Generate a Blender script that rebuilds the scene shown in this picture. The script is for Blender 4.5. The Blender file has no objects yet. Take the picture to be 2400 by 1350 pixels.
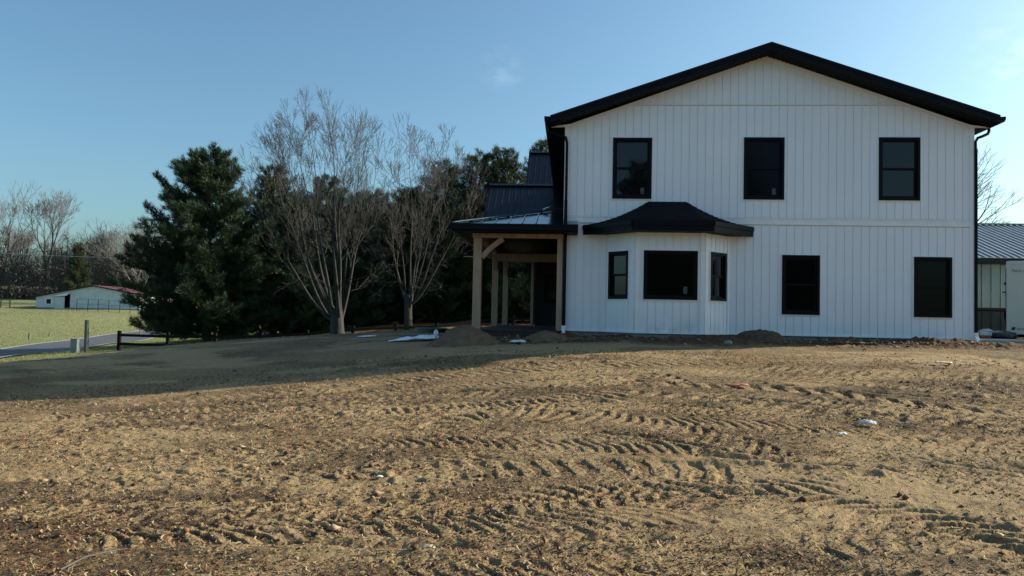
import bpy, math, random
import numpy as np
from mathutils import Vector, Matrix
random.seed(7); RNG = np.random.default_rng(11)
sc = bpy.context.scene
COL = sc.collection
PI = math.pi

# ------------------------------------------------------------------ tagging
def tag(o, label=None, cat=None, group=None, kind=None):
    if label: o['label'] = label
    if cat: o['category'] = cat
    if group: o['group'] = group
    if kind: o['kind'] = kind
    return o

def empty(name, loc=(0, 0, 0), rz=0.0):
    o = bpy.data.objects.new(name, None); COL.objects.link(o)
    o.location = loc; o.rotation_euler = (0, 0, rz); o.empty_display_size = 0.2
    return o

def copy_tree(o, parent=None):
    c = o.copy(); COL.objects.link(c); c.parent = parent
    for ch in list(o.children): copy_tree(ch, c)
    return c

def linkmesh(name, me, parent=None):
    o = bpy.data.objects.new(name, me); COL.objects.link(o)
    if parent: o.parent = parent
    return o

def fastmesh(name, V, F, mats, parent=None, smooth=False, mi=None):
    """V (n,3) array, F (m,k) array of equal polygons"""
    me = bpy.data.meshes.new(name)
    V = np.asarray(V, dtype=np.float32); F = np.asarray(F, dtype=np.int32)
    k = F.shape[1]
    me.vertices.add(len(V)); me.vertices.foreach_set('co', V.ravel())
    me.loops.add(F.size); me.loops.foreach_set('vertex_index', F.ravel())
    me.polygons.add(len(F))
    me.polygons.foreach_set('loop_start', np.arange(0, F.size, k, dtype=np.int32))
    me.polygons.foreach_set('loop_total', np.full(len(F), k, dtype=np.int32))
    if smooth: me.polygons.foreach_set('use_smooth', np.ones(len(F), dtype=bool))
    if mi is not None: me.polygons.foreach_set('material_index', np.asarray(mi, dtype=np.int32))
    me.update(calc_edges=True)
    for m in (mats if isinstance(mats, (list, tuple)) else [mats]): me.materials.append(m)
    return linkmesh(name, me, parent)

class MB:
    def __init__(s): s.v = []; s.f = []; s.m = []
    def quad(s, a, b, c, d, m=0):
        n = len(s.v); s.v += [a, b, c, d]; s.f.append((n, n+1, n+2, n+3)); s.m.append(m)
    def poly(s, pts, m=0):
        n = len(s.v); s.v += list(pts); s.f.append(tuple(range(n, n+len(pts)))); s.m.append(m)
    def box(s, x0, x1, y0, y1, z0, z1, m=0):
        n = len(s.v)
        s.v += [(x0,y0,z0),(x1,y0,z0),(x1,y1,z0),(x0,y1,z0),(x0,y0,z1),(x1,y0,z1),(x1,y1,z1),(x0,y1,z1)]
        for f in ((0,3,2,1),(4,5,6,7),(0,1,5,4),(1,2,6,5),(2,3,7,6),(3,0,4,7)):
            s.f.append(tuple(n+i for i in f)); s.m.append(m)
    def prism(s, pts, vec, m=0):
        """pts: planar loop, extruded by vec"""
        n = len(s.v); k = len(pts)
        s.v += [tuple(p) for p in pts] + [tuple(p[i]+vec[i] for i in range(3)) for p in pts]
        s.f.append(tuple(range(n, n+k))); s.m.append(m)
        s.f.append(tuple(range(n+2*k-1, n+k-1, -1))); s.m.append(m)
        for i in range(k):
            j = (i+1) % k
            s.f.append((n+i, n+k+i, n+k+j, n+j)); s.m.append(m)
    def bar(s, a, b, w, h, m=0, up=(0,0,1)):
        a = Vector(a); b = Vector(b); d = (b-a).normalized(); u = Vector(up)
        r = d.cross(u)
        if r.length < 1e-4: r = d.cross(Vector((1,0,0)))
        r.normalize(); q = r.cross(d).normalized()
        pts = [a + r*(sx*w/2) + q*(sy*h/2) for sx, sy in ((-1,-1),(1,-1),(1,1),(-1,1))]
        s.prism([tuple(p) for p in pts], tuple(b-a), m)
    def tube(s, pts, rad, k=6, m=0, cap=True):
        P = [Vector(p) for p in pts]; n0 = len(s.v); L = len(P)
        if not isinstance(rad, (list, tuple)): rad = [rad]*L
        u = None
        for i in range(L):
            d = (P[min(i+1, L-1)] - P[max(i-1, 0)])
            d = d.normalized() if d.length > 1e-9 else Vector((0,0,1))
            if u is None:
                u = d.cross(Vector((0.31, 0.95, 0.05)))
                if u.length < 1e-3: u = d.cross(Vector((1,0,0)))
            else: u = u - d*u.dot(d)
            u.normalize(); w = d.cross(u)
            for j in range(k):
                a = 2*PI*j/k; q = P[i] + (u*math.cos(a) + w*math.sin(a))*rad[i]
                s.v.append((q.x, q.y, q.z))
        for i in range(L-1):
            for j in range(k):
                a = n0+i*k+j; b = n0+i*k+(j+1) % k
                s.f.append((a, b, b+k, a+k)); s.m.append(m)
        if cap and k > 3:
            s.f.append(tuple(n0+j for j in range(k-1, -1, -1))); s.m.append(m)
            s.f.append(tuple(n0+(L-1)*k+j for j in range(k))); s.m.append(m)
    def build(s, name, mats, parent=None, smooth=False, bevel=0, loc=None):
        me = bpy.data.meshes.new(name)
        me.from_pydata(s.v, [], s.f)
        for mm in (mats if isinstance(mats, (list, tuple)) else [mats]): me.materials.append(mm)
        me.polygons.foreach_set('material_index', s.m)
        if smooth: me.polygons.foreach_set('use_smooth', [True]*len(s.f))
        me.update()
        o = linkmesh(name, me, parent)
        if bevel:
            b = o.modifiers.new('bevel', 'BEVEL'); b.width = bevel; b.segments = 2; b.limit_method = 'ANGLE'
        if loc: o.location = loc
        return o

# ------------------------------------------------------------------ materials
def newmat(name):
    m = bpy.data.materials.new(name); m.use_nodes = True
    nt = m.node_tree; nt.nodes.clear()
    out = nt.nodes.new('ShaderNodeOutputMaterial'); b = nt.nodes.new('ShaderNodeBsdfPrincipled')
    nt.links.new(b.outputs[0], out.inputs[0])
    return m, nt, b
def N(nt, t, **kw):
    n = nt.nodes.new(t)
    for k, v in kw.items():
        if k in n.inputs: n.inputs[k].default_value = v
        else: setattr(n, k, v)
    return n
def pos(nt):
    return nt.nodes.new('ShaderNodeNewGeometry').outputs['Position']
def noise(nt, scale, detail=4, vec=None, rough=.55, stretch=None):
    n = N(nt, 'ShaderNodeTexNoise'); n.inputs['Scale'].default_value = scale
    n.inputs['Detail'].default_value = detail; n.inputs['Roughness'].default_value = rough
    v = vec or pos(nt)
    if stretch:
        mp = N(nt, 'ShaderNodeMapping'); mp.inputs['Scale'].default_value = stretch
        nt.links.new(v, mp.inputs[0]); v = mp.outputs[0]
    nt.links.new(v, n.inputs['Vector'])
    return n.outputs['Fac']
def ramp(nt, fac, stops):
    r = nt.nodes.new('ShaderNodeValToRGB'); e = r.color_ramp.elements
    while len(e) < len(stops): e.new(.5)
    for i, (p, c) in enumerate(stops):
        e[i].position = p; e[i].color = (c, c, c, 1) if isinstance(c, (int, float)) else (*c, 1)
    nt.links.new(fac, r.inputs[0]); return r.outputs[0]
def mix(nt, fac, a, b):
    m = nt.nodes.new('ShaderNodeMix'); m.data_type = 'RGBA'
    for v, s in ((a, m.inputs[6]), (b, m.inputs[7])):
        if isinstance(v, tuple): s.default_value = (*v, 1)
        else: nt.links.new(v, s)
    if isinstance(fac, (int, float)): m.inputs[0].default_value = fac
    else: nt.links.new(fac, m.inputs[0])
    return m.outputs[2]
def math_(nt, op, a, b=None, clamp=False):
    m = nt.nodes.new('ShaderNodeMath'); m.operation = op; m.use_clamp = clamp
    for v, s in ((a, m.inputs[0]), (b, m.inputs[1])):
        if v is None: continue
        if isinstance(v, (int, float)): s.default_value = v
        else: nt.links.new(v, s)
    return m.outputs[0]
def bump(nt, b, h, strength=.5, dist=.02):
    n = nt.nodes.new('ShaderNodeBump'); n.inputs['Strength'].default_value = strength
    n.inputs['Distance'].default_value = dist
    nt.links.new(h, n.inputs['Height']); nt.links.new(n.outputs[0], b.inputs['Normal'])

def simple(name, c1, c2=None, scale=3.0, rough=.6, metal=0.0, bmp=0, bscale=40, spec=.5, stretch=None, coat=0):
    m, nt, b = newmat(name)
    c2 = c2 or tuple(x*.82 for x in c1)
    f = noise(nt, scale, 5, stretch=stretch)
    nt.links.new(mix(nt, ramp(nt, f, [(.35, 0.), (.65, 1.)]), c1, c2), b.inputs['Base Color'])
    b.inputs['Roughness'].default_value = rough; b.inputs['Metallic'].default_value = metal
    b.inputs['Specular IOR Level'].default_value = spec
    if coat: b.inputs['Coat Weight'].default_value = coat; b.inputs['Coat Roughness'].default_value = .1
    if bmp: bump(nt, b, noise(nt, bscale, 4, stretch=stretch), bmp, .01)
    return m

def siding_mat():
    m, nt, b = newmat('white_siding')
    g = noise(nt, .8, 4); g2 = noise(nt, 60, 3, stretch=(1, 1, .15))
    c = mix(nt, ramp(nt, g, [(.3, 0.), (.7, 1.)]), (.89, .91, .93), (.83, .86, .885))
    # soil splash on the bottom boards: stays put whatever the light
    sep = nt.nodes.new('ShaderNodeSeparateXYZ'); nt.links.new(pos(nt), sep.inputs[0])
    zz = math_(nt, 'SUBTRACT', sep.outputs[2], 1.27)
    fall = math_(nt, 'SUBTRACT', 1.0, math_(nt, 'MULTIPLY', zz, 2.2), True)
    n3 = noise(nt, 3.0, 6)
    xr = ramp(nt, math_(nt, 'DIVIDE', sep.outputs[0], 10.0), [(.13, .15), (.18, 1.), (.30, .9), (.36, .2)])
    spl = math_(nt, 'MULTIPLY', math_(nt, 'MULTIPLY', math_(nt, 'MULTIPLY', fall, fall), ramp(nt, n3, [(.35, .0), (.7, .75)])), xr)
    nt.links.new(mix(nt, spl, c, (.30, .26, .20)), b.inputs['Base Color'])
    b.inputs['Roughness'].default_value = .45
    bump(nt, b, g2, .12, .004)
    return m

def wood_mat(name, c1, c2):
    m, nt, b = newmat(name)
    n1 = noise(nt, 14, 5, stretch=(1, 1, .06)); n2 = noise(nt, 2.2, 3)
    kn = nt.nodes.new('ShaderNodeTexVoronoi'); kn.inputs['Scale'].default_value = 2.3; nt.links.new(pos(nt), kn.inputs['Vector'])
    c = mix(nt, ramp(nt, n1, [(.35, 0.), (.65, 1.)]), c1, c2)
    c = mix(nt, ramp(nt, n2, [(.4, 0.), (.7, .5)]), c, tuple(x*.6 for x in c1))
    c = mix(nt, ramp(nt, kn.outputs['Distance'], [(.05, 1.), (.10, 0.)]), c, (.05, .025, .012))
    nt.links.new(c, b.inputs['Base Color']); b.inputs['Roughness'].default_value = .75
    bump(nt, b, n1, .25, .006)
    return m

def ribbed_metal(name, c, rough=.35, spec=.5):
    m, nt, b = newmat(name)
    n = noise(nt, .9, 5); n2 = noise(nt, 12, 4, stretch=(1, .2, .2))
    nt.links.new(mix(nt, ramp(nt, n, [(.35, 0.), (.7, 1.)]), c, tuple(x*1.25+.002 for x in c)), b.inputs['Base Color'])
    nt.links.new(ramp(nt, n2, [(.3, rough*.75), (.7, rough*1.35)]), b.inputs['Roughness'])
    b.inputs['Specular IOR Level'].default_value = spec
    return m

def glass_mat(name, base=(.006, .008, .009), rough=.03, refl=.5):
    m, nt, b = newmat(name)
    b.inputs['Base Color'].default_value = (*base, 1)
    n = noise(nt, 1.3, 3); n2 = noise(nt, 5, 2)
    b.inputs['Roughness'].default_value = rough; b.inputs['Specular IOR Level'].default_value = refl
    bump(nt, b, n, .06, .03)
    return m

def screen_mat():
    m, nt, b = newmat('insect_screen')
    nt.links.new(mix(nt, noise(nt, 60, 2), (.004, .005, .006), (.008, .009, .010)), b.inputs['Base Color'])
    b.inputs['Roughness'].default_value = .5; b.inputs['Specular IOR Level'].default_value = .12
    return m

def shingle_mat():
    m, nt, b = newmat('dark_shingle')
    n = noise(nt, 30, 3); w = noise(nt, 22, 2, stretch=(.25, .25, 3.0))
    nt.links.new(mix(nt, ramp(nt, n, [(.4, 0.), (.6, 1.)]), (.005, .006, .010), (.014, .015, .019)), b.inputs['Base Color'])
    b.inputs['Roughness'].default_value = .9; b.inputs['Specular IOR Level'].default_value = .15; bump(nt, b, w, .6, .02)
    return m

def foliage_mat(name, c1, c2, c3):
    m, nt, b = newmat(name)
    g = nt.nodes.new('ShaderNodeNewGeometry')
    n = noise(nt, .7, 3)
    c = mix(nt, g.outputs['Random Per Island'], c1, c2)
    c = mix(nt, ramp(nt, n, [(.5, 0.), (.75, .8)]), c, c3)
    nt.links.new(c, b.inputs['Base Color']); b.inputs['Roughness'].default_value = .55
    b.inputs['Specular IOR Level'].default_value = .3
    return m

def island_mat(name, cols, rough=.8):
    m, nt, b = newmat(name)
    g = nt.nodes.new('ShaderNodeNewGeometry')
    stops = [(i/max(1, len(cols)-1), c) for i, c in enumerate(cols)]
    nt.links.new(ramp(nt, g.outputs['Random Per Island'], stops), b.inputs['Base Color'])
    b.inputs['Roughness'].default_value = rough; b.inputs['Specular IOR Level'].default_value = .25
    return m

def ground_mat():
    m, nt, b = newmat('bare_earth')
    att = {}
    for k in ('m_grass', 'm_litter', 'm_soil', 'm_pale', 'm_orange', 'm_rough_shade'):
        a = nt.nodes.new('ShaderNodeAttribute'); a.attribute_name = k; att[k] = a.outputs['Fac']
    nl = noise(nt, .5, 5); nm = noise(nt, 9, 6, rough=.75); nf = noise(nt, 26, 5, rough=.7); nff = noise(nt, 85, 4, rough=.75)
    tan = (.42, .290, .155); tan2 = (.32, .220, .122); brown = (.100, .056, .032); dark = (.055, .034, .022)
    c = mix(nt, ramp(nt, nm, [(.38, 0.), (.62, 1.)]), tan, tan2)
    # speckles of dark chopped straw and crumbs, thicker in tread hollows as painted shade
    thr = math_(nt, 'ADD', nf, math_(nt, 'MULTIPLY', math_(nt, 'SUBTRACT', nl, .5), .18))
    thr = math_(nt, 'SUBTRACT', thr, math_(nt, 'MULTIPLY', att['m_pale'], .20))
    thr = math_(nt, 'ADD', thr, math_(nt, 'MULTIPLY', att['m_rough_shade'], .085))
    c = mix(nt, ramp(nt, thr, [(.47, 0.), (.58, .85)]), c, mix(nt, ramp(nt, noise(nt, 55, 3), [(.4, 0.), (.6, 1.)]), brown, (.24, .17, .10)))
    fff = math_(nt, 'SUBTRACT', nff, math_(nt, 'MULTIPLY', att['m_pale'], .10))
    fff = math_(nt, 'ADD', fff, math_(nt, 'MULTIPLY', att['m_rough_shade'], .07))
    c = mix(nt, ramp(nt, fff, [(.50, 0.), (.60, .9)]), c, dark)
    c = mix(nt, math_(nt, 'MULTIPLY', att['m_orange'], ramp(nt, nf, [(.44, 0.), (.62, .55)])), c, (.28, .135, .055))
    # fresh dug soil by the wall
    soil = mix(nt, ramp(nt, nm, [(.35, 0.), (.65, 1.)]), (.15, .088, .055), (.07, .040, .027))
    soil = mix(nt, ramp(nt, nf, [(.55, 0.), (.7, .7)]), soil, (.25, .17, .11))
    c = mix(nt, att['m_soil'], c, soil)
    # grass field
    gl = noise(nt, .12, 5, stretch=(.5, 1, 1)); gm = noise(nt, 1.1, 6, rough=.75)
    gr = mix(nt, ramp(nt, gm, [(.35, 0.), (.65, 1.)]), (.18, .175, .085), (.26, .235, .125))
    gr = mix(nt, ramp(nt, gl, [(.45, 0.), (.66, .7)]), gr, (.15, .20, .07))
    gr = mix(nt, ramp(nt, noise(nt, 6, 4), [(.5, 0.), (.7, .6)]), gr, (.055, .075, .025))
    c = mix(nt, att['m_grass'], c, gr)
    # pine needle litter
    li = mix(nt, ramp(nt, gm, [(.4, 0.), (.6, 1.)]), (.30, .125, .05), (.14, .065, .03))
    c = mix(nt, att['m_litter'], c, li)
    nt.links.new(c, b.inputs['Base Color']); b.inputs['Roughness'].default_value = .95
    b.inputs['Specular IOR Level'].default_value = .12
    h = math_(nt, 'ADD', math_(nt, 'MULTIPLY', nf, 1.0), math_(nt, 'MULTIPLY', nff, .35))
    bump(nt, b, h, 1.0, .035)
    return m

def pile_mat(name, a, c, d):
    m, nt, b = newmat(name)
    n = noise(nt, 7, 6, rough=.7); n2 = noise(nt, 40, 4, rough=.7)
    col = mix(nt, ramp(nt, n, [(.35, 0.), (.62, 1.)]), a, c)
    col = mix(nt, ramp(nt, n2, [(.5, 0.), (.66, .8)]), col, d)
    nt.links.new(col, b.inputs['Base Color']); b.inputs['Roughness'].default_value = .95
    b.inputs['Specular IOR Level'].default_value = .1
    bump(nt, b, n2, 1.0, .03)
    return m

M = dict(
    siding=siding_mat(),
    trim=simple('white_trim', (.90, .90, .89), (.84, .84, .84), 4, .4),
    black=simple('black_aluminium', (.004, .005, .009), (.006, .007, .012), 5, .4, spec=.12),
    blackroof=ribbed_metal('black_roof_metal', (.006, .008, .015), .42, .28),
    gloss=ribbed_metal('glossy_black_roof_metal', (.012, .014, .018), .13, .9),
    capmetal=simple('pale_ridge_metal', (.30, .33, .38), (.22, .25, .30), 6, .25, .6),
    soffit=simple('black_soffit', (.003, .0035, .006), None, 5, .6, spec=.1, stretch=(1, 12, 1)),
    frame=simple('black_window_frame', (.004, .005, .007), None, 5, .4, spec=.15),
    glass=glass_mat('window_glass', (.003, .004, .006), .03, .50), darkglass=glass_mat('screened_glass', (.002, .003, .003), .12, .16), screen=screen_mat(),
    sticker=simple('window_sticker', (.08, .11, .115), (.03, .045, .05), 22, .6),
    concrete=simple('grey_block', (.30, .30, .30), (.20, .20, .205), 6, .9, bmp=.4),
    slab=simple('pale_concrete', (.50, .49, .45), (.40, .39, .36), 5, .8, bmp=.2),
    shingle=shingle_mat(),
    wood=wood_mat('sawn_cedar', (.50, .33, .22), (.36, .23, .15)),
    deck=wood_mat('red_brown_deck', (.07, .036, .030), (.04, .022, .018)),
    darkwall=simple('black_cladding', (.010, .010, .012), None, 4, .6, stretch=(8, 1, 1)),
    bark=simple('grey_bark', (.038, .035, .034), (.020, .018, .018), 7, .9, bmp=.5, stretch=(1, 1, .25)),
    twig=simple('twig_bark', (.042, .036, .037), (.027, .023, .024), 3, .85),
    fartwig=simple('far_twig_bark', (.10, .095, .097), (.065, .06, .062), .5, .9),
    palebark=simple('pale_twig_bark', (.15, .14, .125), (.10, .092, .085), 2, .85),
    pbark=simple('pine_bark', (.085, .062, .05), (.045, .034, .028), 7, .95, bmp=.5),
    pine=foliage_mat('pine_needles', (.024, .047, .026), (.044, .074, .034), (.085, .11, .048)),
    pine2=foliage_mat('pine_needles_olive', (.024, .038, .018), (.046, .062, .026), (.10, .11, .045)),
    brush=island_mat('brush', [(.075, .06, .052), (.10, .085, .075), (.06, .056, .048), (.11, .07, .055), (.07, .08, .048)]),
    ground=ground_mat(),
    sand=pile_mat('sandy_soil', (.25, .165, .105), (.17, .11, .07), (.09, .058, .04)),
    darksoil=pile_mat('dark_clay_soil', (.13, .088, .06), (.06, .042, .032), (.24, .17, .12)),
    asphalt=simple('asphalt', (.085, .088, .095), (.055, .058, .066), 3, .75, bmp=.3, bscale=30),
    pale_edge=simple('pale_road_edge', (.33, .32, .30), (.20, .20, .19), 6, .95, bmp=.4),
    fence=simple('black_fence_board', (.006, .006, .007), (.010, .010, .010), 6, .8, spec=.1),
    post=wood_mat('weathered_post', (.17, .17, .14), (.11, .115, .095)),
    straw=island_mat('straw', [(.36, .28, .16), (.16, .10, .055), (.17, .07, .03), (.08, .045, .025), (.40, .31, .18), (.20, .085, .035), (.04, .026, .018), (.12, .065, .038)]),
    clod=island_mat('earth_clod', [(.36, .25, .15), (.13, .075, .045), (.07, .042, .028), (.42, .31, .18), (.20, .09, .045)], .95),
    weed=island_mat('grass_blade', [(.10, .15, .04), (.20, .22, .08), (.30, .27, .12)]),
    sheet=simple('white_plastic_sheet', (.90, .93, .95), (.74, .80, .86), 9, .35, bmp=.5, bscale=12),
    green=simple('green_plastic', (.010, .05, .035), (.015, .07, .05), 5, .4),
    barnwhite=simple('pale_barn_siding', (.66, .70, .70), (.54, .60, .61), 1.2, .6),
    barnroof=simple('maroon_barn_roof', (.115, .035, .05), (.085, .026, .04), 1.5, .6),
    barnblock=simple('barn_block_base', (.30, .29, .27), (.2, .2, .19), 2, .9),
    gmetal=simple('grey_metal_roof', (.34, .36, .37), (.28, .30, .31), 2, .38, .25),
    gwall=simple('grey_metal_wall', (.17, .25, .27), (.14, .21, .23), 2, .5),
    gdark=simple('charcoal_wainscot', (.028, .035, .042), (.02, .026, .032), 2, .6, spec=.15),
    gtrim=simple('dark_bronze_trim', (.012, .012, .015), None, 3, .5, spec=.15),
    trailer=simple('white_trailer_skin', (.90, .93, .82), (.84, .88, .78), 1.5, .35),
    letter=simple('grey_lettering', (.30, .33, .31), None, 5, .5),
    letterd=simple('dark_lettering', (.04, .07, .06), None, 5, .5),
    rubber=simple('tyre_rubber', (.015, .015, .015), None, 5, .8),
    card=simple('cardboard', (.50, .42, .26), (.42, .34, .2), 6, .85),
    whitep=simple('white_litter', (.75, .76, .74), (.55, .56, .55), 20, .6, bmp=.5),
    redp=simple('red_plastic', (.45, .07, .06), (.3, .05, .05), 10, .5),
    orange=simple('orange_leaf', (.42, .13, .06), (.30, .08, .04), 10, .7),
    blackbag=simple('black_bag', (.012, .013, .017), None, 5, .35, bmp=.6, bscale=9),
    pinkb=simple('pale_board', (.52, .42, .44), None, 5, .7),
    stone=simple('grey_stone', (.30, .34, .33), (.20, .22, .22), 9, .85, bmp=.5),
    utility=simple('pale_green_box', (.20, .26, .24), (.16, .21, .195), 3, .5),
    wire=simple('cable', (.30, .33, .36), None, 5, .5),
)

# ------------------------------------------------------------------ terrain
CP = np.array([
 (0,0,0),(-4,5,0.0),(0,5,.02),(5,5,.05),(10,5,.18),(-10,5,-.2),(0,-10,-.25),(-20,-5,-1.0),(20,-5,.2),(-20,8,-1.0),
 (0,10,.42),(5,10,.5),(10,10,.6),(16,10,.75),(-5,10,.08),(-9,10,-.06),(-13,10,-.25),
 (0,14,.80),(5,14,.87),(10,14,.95),(-4,13.1,.46),(-8.4,12.2,.05),(-8.4,15,.28),(-11.6,14.6,.18),(-12.7,16.2,.27),(-15,16.5,.0),(-15,20,.0),
 (-4,18.5,.93),(0,18.5,1.09),(5,18.5,1.12),(9.4,18.5,1.15),(14,18.5,1.2),(-8,20,.68),(-12.3,22,.37),(-13,24,.36),(-15.2,24,.12),
 (-10,28,.60),(-6.5,30,.82),(-9.6,30,.62),(-12.5,30,.25),(-3,30,1.1),(2,26,1.15),(12,26,1.2),(13,22,1.2),(25,30,1.2),(40,50,1.5),(30,10,1.0),(60,0,1.5),
 (-23.4,38,-.78),(-26,38,-.85),(-18,38,-.55),(-12,42,-.02),(-9.5,43,.15),(-7.5,44,.3),(-5.5,45,.5),(-9.8,47,.7),(-14,50,.55),(-11,53,.85),(-5,55,1.1),(-22,48,-.3),(-19,52,.1),
 (-33,44,-1.55),(-35.5,48,-1.6),(-42.5,68,-1.6),(-51,92,-1.6),(-60,118,-1.55),(-28,30,-1.3),(-26,20,-1.3),(-75,160,-.6),
 (-36,68,-1.5),(-30,60,-.9),(-48,66,-1.45),(-58,90,-1.25),(-45,46,-1.5),
 (-96,130,.9),(-78,130,.93),(-86,126,.75),(-75,110,0),(-90,110,.1),(-70,90,-.7),(-120,130,1.5),(-142,180,4.2),(-106,180,4.2),(-120,155,2.5),(-86,150,1.6),(-60,175,2.0),
 (-20,90,.9),(10,80,1.6),(60,120,2.5),(0,130,2.0),(-30,120,.6),
 (0,-30,-.6),(-45,-30,-2.0),(40,-30,.5),(-60,10,-2),(-90,60,-1.2)], dtype=float)
ring = [(600*math.cos(a), 600*math.sin(a), 3.0) for a in np.linspace(0, 2*PI, 14, endpoint=False)]
CP = np.vstack([CP, np.array(ring)])
def _phi(r2): return np.sqrt(r2 + 9.0)
_A = _phi((CP[:,None,0]-CP[None,:,0])**2 + (CP[:,None,1]-CP[None,:,1])**2)
_n = len(CP); _K = np.zeros((_n+3, _n+3)); _K[:_n,:_n] = _A + np.eye(_n)*(-.35)
_K[:_n,_n] = 1; _K[:_n,_n+1:] = CP[:,:2]; _K[_n:,:_n] = _K[:_n,_n:].T
_W = np.linalg.solve(_K, np.concatenate([CP[:,2], [0,0,0]]))
def H0(x, y):
    x = np.asarray(x, float); y = np.asarray(y, float)
    sh = x.shape; x = x.ravel(); y = y.ravel(); out = np.full(x.shape, _W[_n]) + _W[_n+1]*x + _W[_n+2]*y
    for i in range(_n): out += _W[i]*_phi((x-CP[i,0])**2 + (y-CP[i,1])**2)
    return out.reshape(sh)
def hz(x, y): return float(H0(np.array([x]), np.array([y]))[0])

def _hash(ix, iy, seed):
    h = (ix.astype(np.int64)*374761393 + iy.astype(np.int64)*668265263 + seed*974634777) & 0xffffffff
    h = ((h ^ (h >> 13))*1274126177) & 0xffffffff
    h = h ^ (h >> 16)
    return (h & 0xffffff)/float(0xffffff)
def vn(x, y, seed=0):
    ix = np.floor(x); iy = np.floor(y); fx = x-ix; fy = y-iy
    fx = fx*fx*(3-2*fx); fy = fy*fy*(3-2*fy)
    a = _hash(ix, iy, seed); b = _hash(ix+1, iy, seed); c = _hash(ix, iy+1, seed); d = _hash(ix+1, iy+1, seed)
    return (a*(1-fx)+b*fx)*(1-fy) + (c*(1-fx)+d*fx)*fy
def fbm(x, y, seed=0, oct=4, gain=.5):
    s = 0; a = 1; t = 0
    for i in range(oct):
        s = s + a*vn(x*2**i+17.3*i, y*2**i-9.1*i, seed+i); t += a; a *= gain
    return s/t
def sstep(a, b, x):
    t = np.clip((x-a)/(b-a), 0, 1); return t*t*(3-2*t)

TRACKS = [ # points, width, depth, pitch, lug angle, side
 ([(-3.4,5.0),(-2.58,5.15),(-1.91,5.39),(-1.02,5.58),(-.09,5.72),(1.26,6.2)], .55, .038, .17, 1.0),
 ([(.5,6.6),(.96,6.48),(1.64,6.4),(2.42,6.2),(2.91,5.9),(3.4,5.4),(3.9,4.9)], .60, .065, .23, -1.1),
 ([(-1.47,8.6),(-1.42,9.3),(-1.1,9.65),(-.71,9.72),(-.17,9.5),(.35,9.08)], .55, .045, .19, .15),
 ([(.2,9.9),(.76,9.3),(1.3,8.8),(1.9,8.1),(2.2,7.3)], .50, .04, .18, .5),
 ([(-3.6,10.6),(-2.94,10.8),(-2.31,11.0),(-1.55,11.0),(-.8,10.9)], .45, .045, .19, -.3),
 ([(1.2,11.6),(2.3,11.4),(3.17,11.2),(3.93,10.9),(4.81,10.3),(6.5,9.4)], .35, .045, .3, .4),
 ([(.6,11.0),(1.3,10.75),(2.11,10.45),(2.62,10.27),(3.3,9.9),(4.3,9.5),(5.8,8.6)], .35, .055, .3, -.4),
 ([(-2.3,7.3),(-1.31,7.12),(-.71,7.14),(-.12,7.25),(.8,7.3),(1.8,7.0)], .60, .040, .25, .2),
 ([(1.5,5.3),(2.08,5.6),(2.71,5.6),(3.3,5.1),(3.8,4.5)], .60, .07, .22, -.8),
 ([(.2,4.6),(1.2,4.75),(2.3,4.6),(3.4,4.2)], .60, .05, .22, -.8),
 ([(.9,11.4),(1.05,12.0),(1.35,12.4),(1.6,12.1),(1.75,11.5)], .30, .05, .22, .4),
 ([(-.61,6.16),(-.1,6.4),(.45,6.55),(1.3,6.75),(2.5,6.9)], .5, .045, .2, .8),
 ([(-5.5,8.2),(-4,8.7),(-2.5,9.5),(-1.0,10.3),(1,10.9)], .45, .03, .19, .7),
 ([(-7,11.2),(-4.5,11.9),(-2,12.6),(1,13.4),(5,14.2)], .45, .028, .2, .5),
 ([(-7,9.6),(-4.8,10.1),(-3,10.5)], .45, .03, .2, .6),
 ([(3,13.2),(5,12.7),(7.5,12.3),(10,12.2)], .4, .03, .2, -.5),
 ([(3.5,8.6),(5,8.2),(6.5,7.4)], .5, .04, .22, -.6),
 ([(-4.6,6.4),(-3.4,6.6),(-2.0,6.9),(-.6,7.9)], .5, .028, .2, .7),
]
TRACKS += [
 ([(-7.5,10.3),(-5,10.75),(-3,11.35),(-1,11.9),(1.5,12.4)], .42, .030, .13, .8),
 ([(-7.5,9.0),(-5,9.3),(-3,9.75),(-1,10.1),(1,10.0),(3,9.6)], .42, .032, .13, -.7),
 ([(-2.6,9.95),(-1.6,10.15),(-.6,10.3),(.3,10.6)], .40, .045, .14, .2),
 ([(-6,7.3),(-4,7.8),(-2,8.2),(0,8.1),(2,7.95)], .45, .030, .14, .6),
 ([(2,12.9),(4,12.1),(6,11.0),(8,10.2)], .42, .030, .14, -.6),
 ([(1.0,9.3),(2.5,9.0),(4,8.3),(5.2,7.4)], .42, .032, .15, .7),
 ([(1.6,10.9),(3,10.4),(4.6,9.8),(6.4,8.9)], .40, .030, .14, -.5),
 ([(-4.5,5.6),(-3.2,5.7),(-1.8,5.85),(-.4,6.1),(1.0,6.7)], .5, .030, .15, -.8),
 ([(-4.2,13.2),(-1.5,13.4),(1.5,14.0),(5,15.0),(8,15.6)], .40, .022, .14, .4),
 ([(-1.2,4.55),(-.2,4.6),(.8,4.7)], .5, .035, .15, .6),
]
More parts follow.
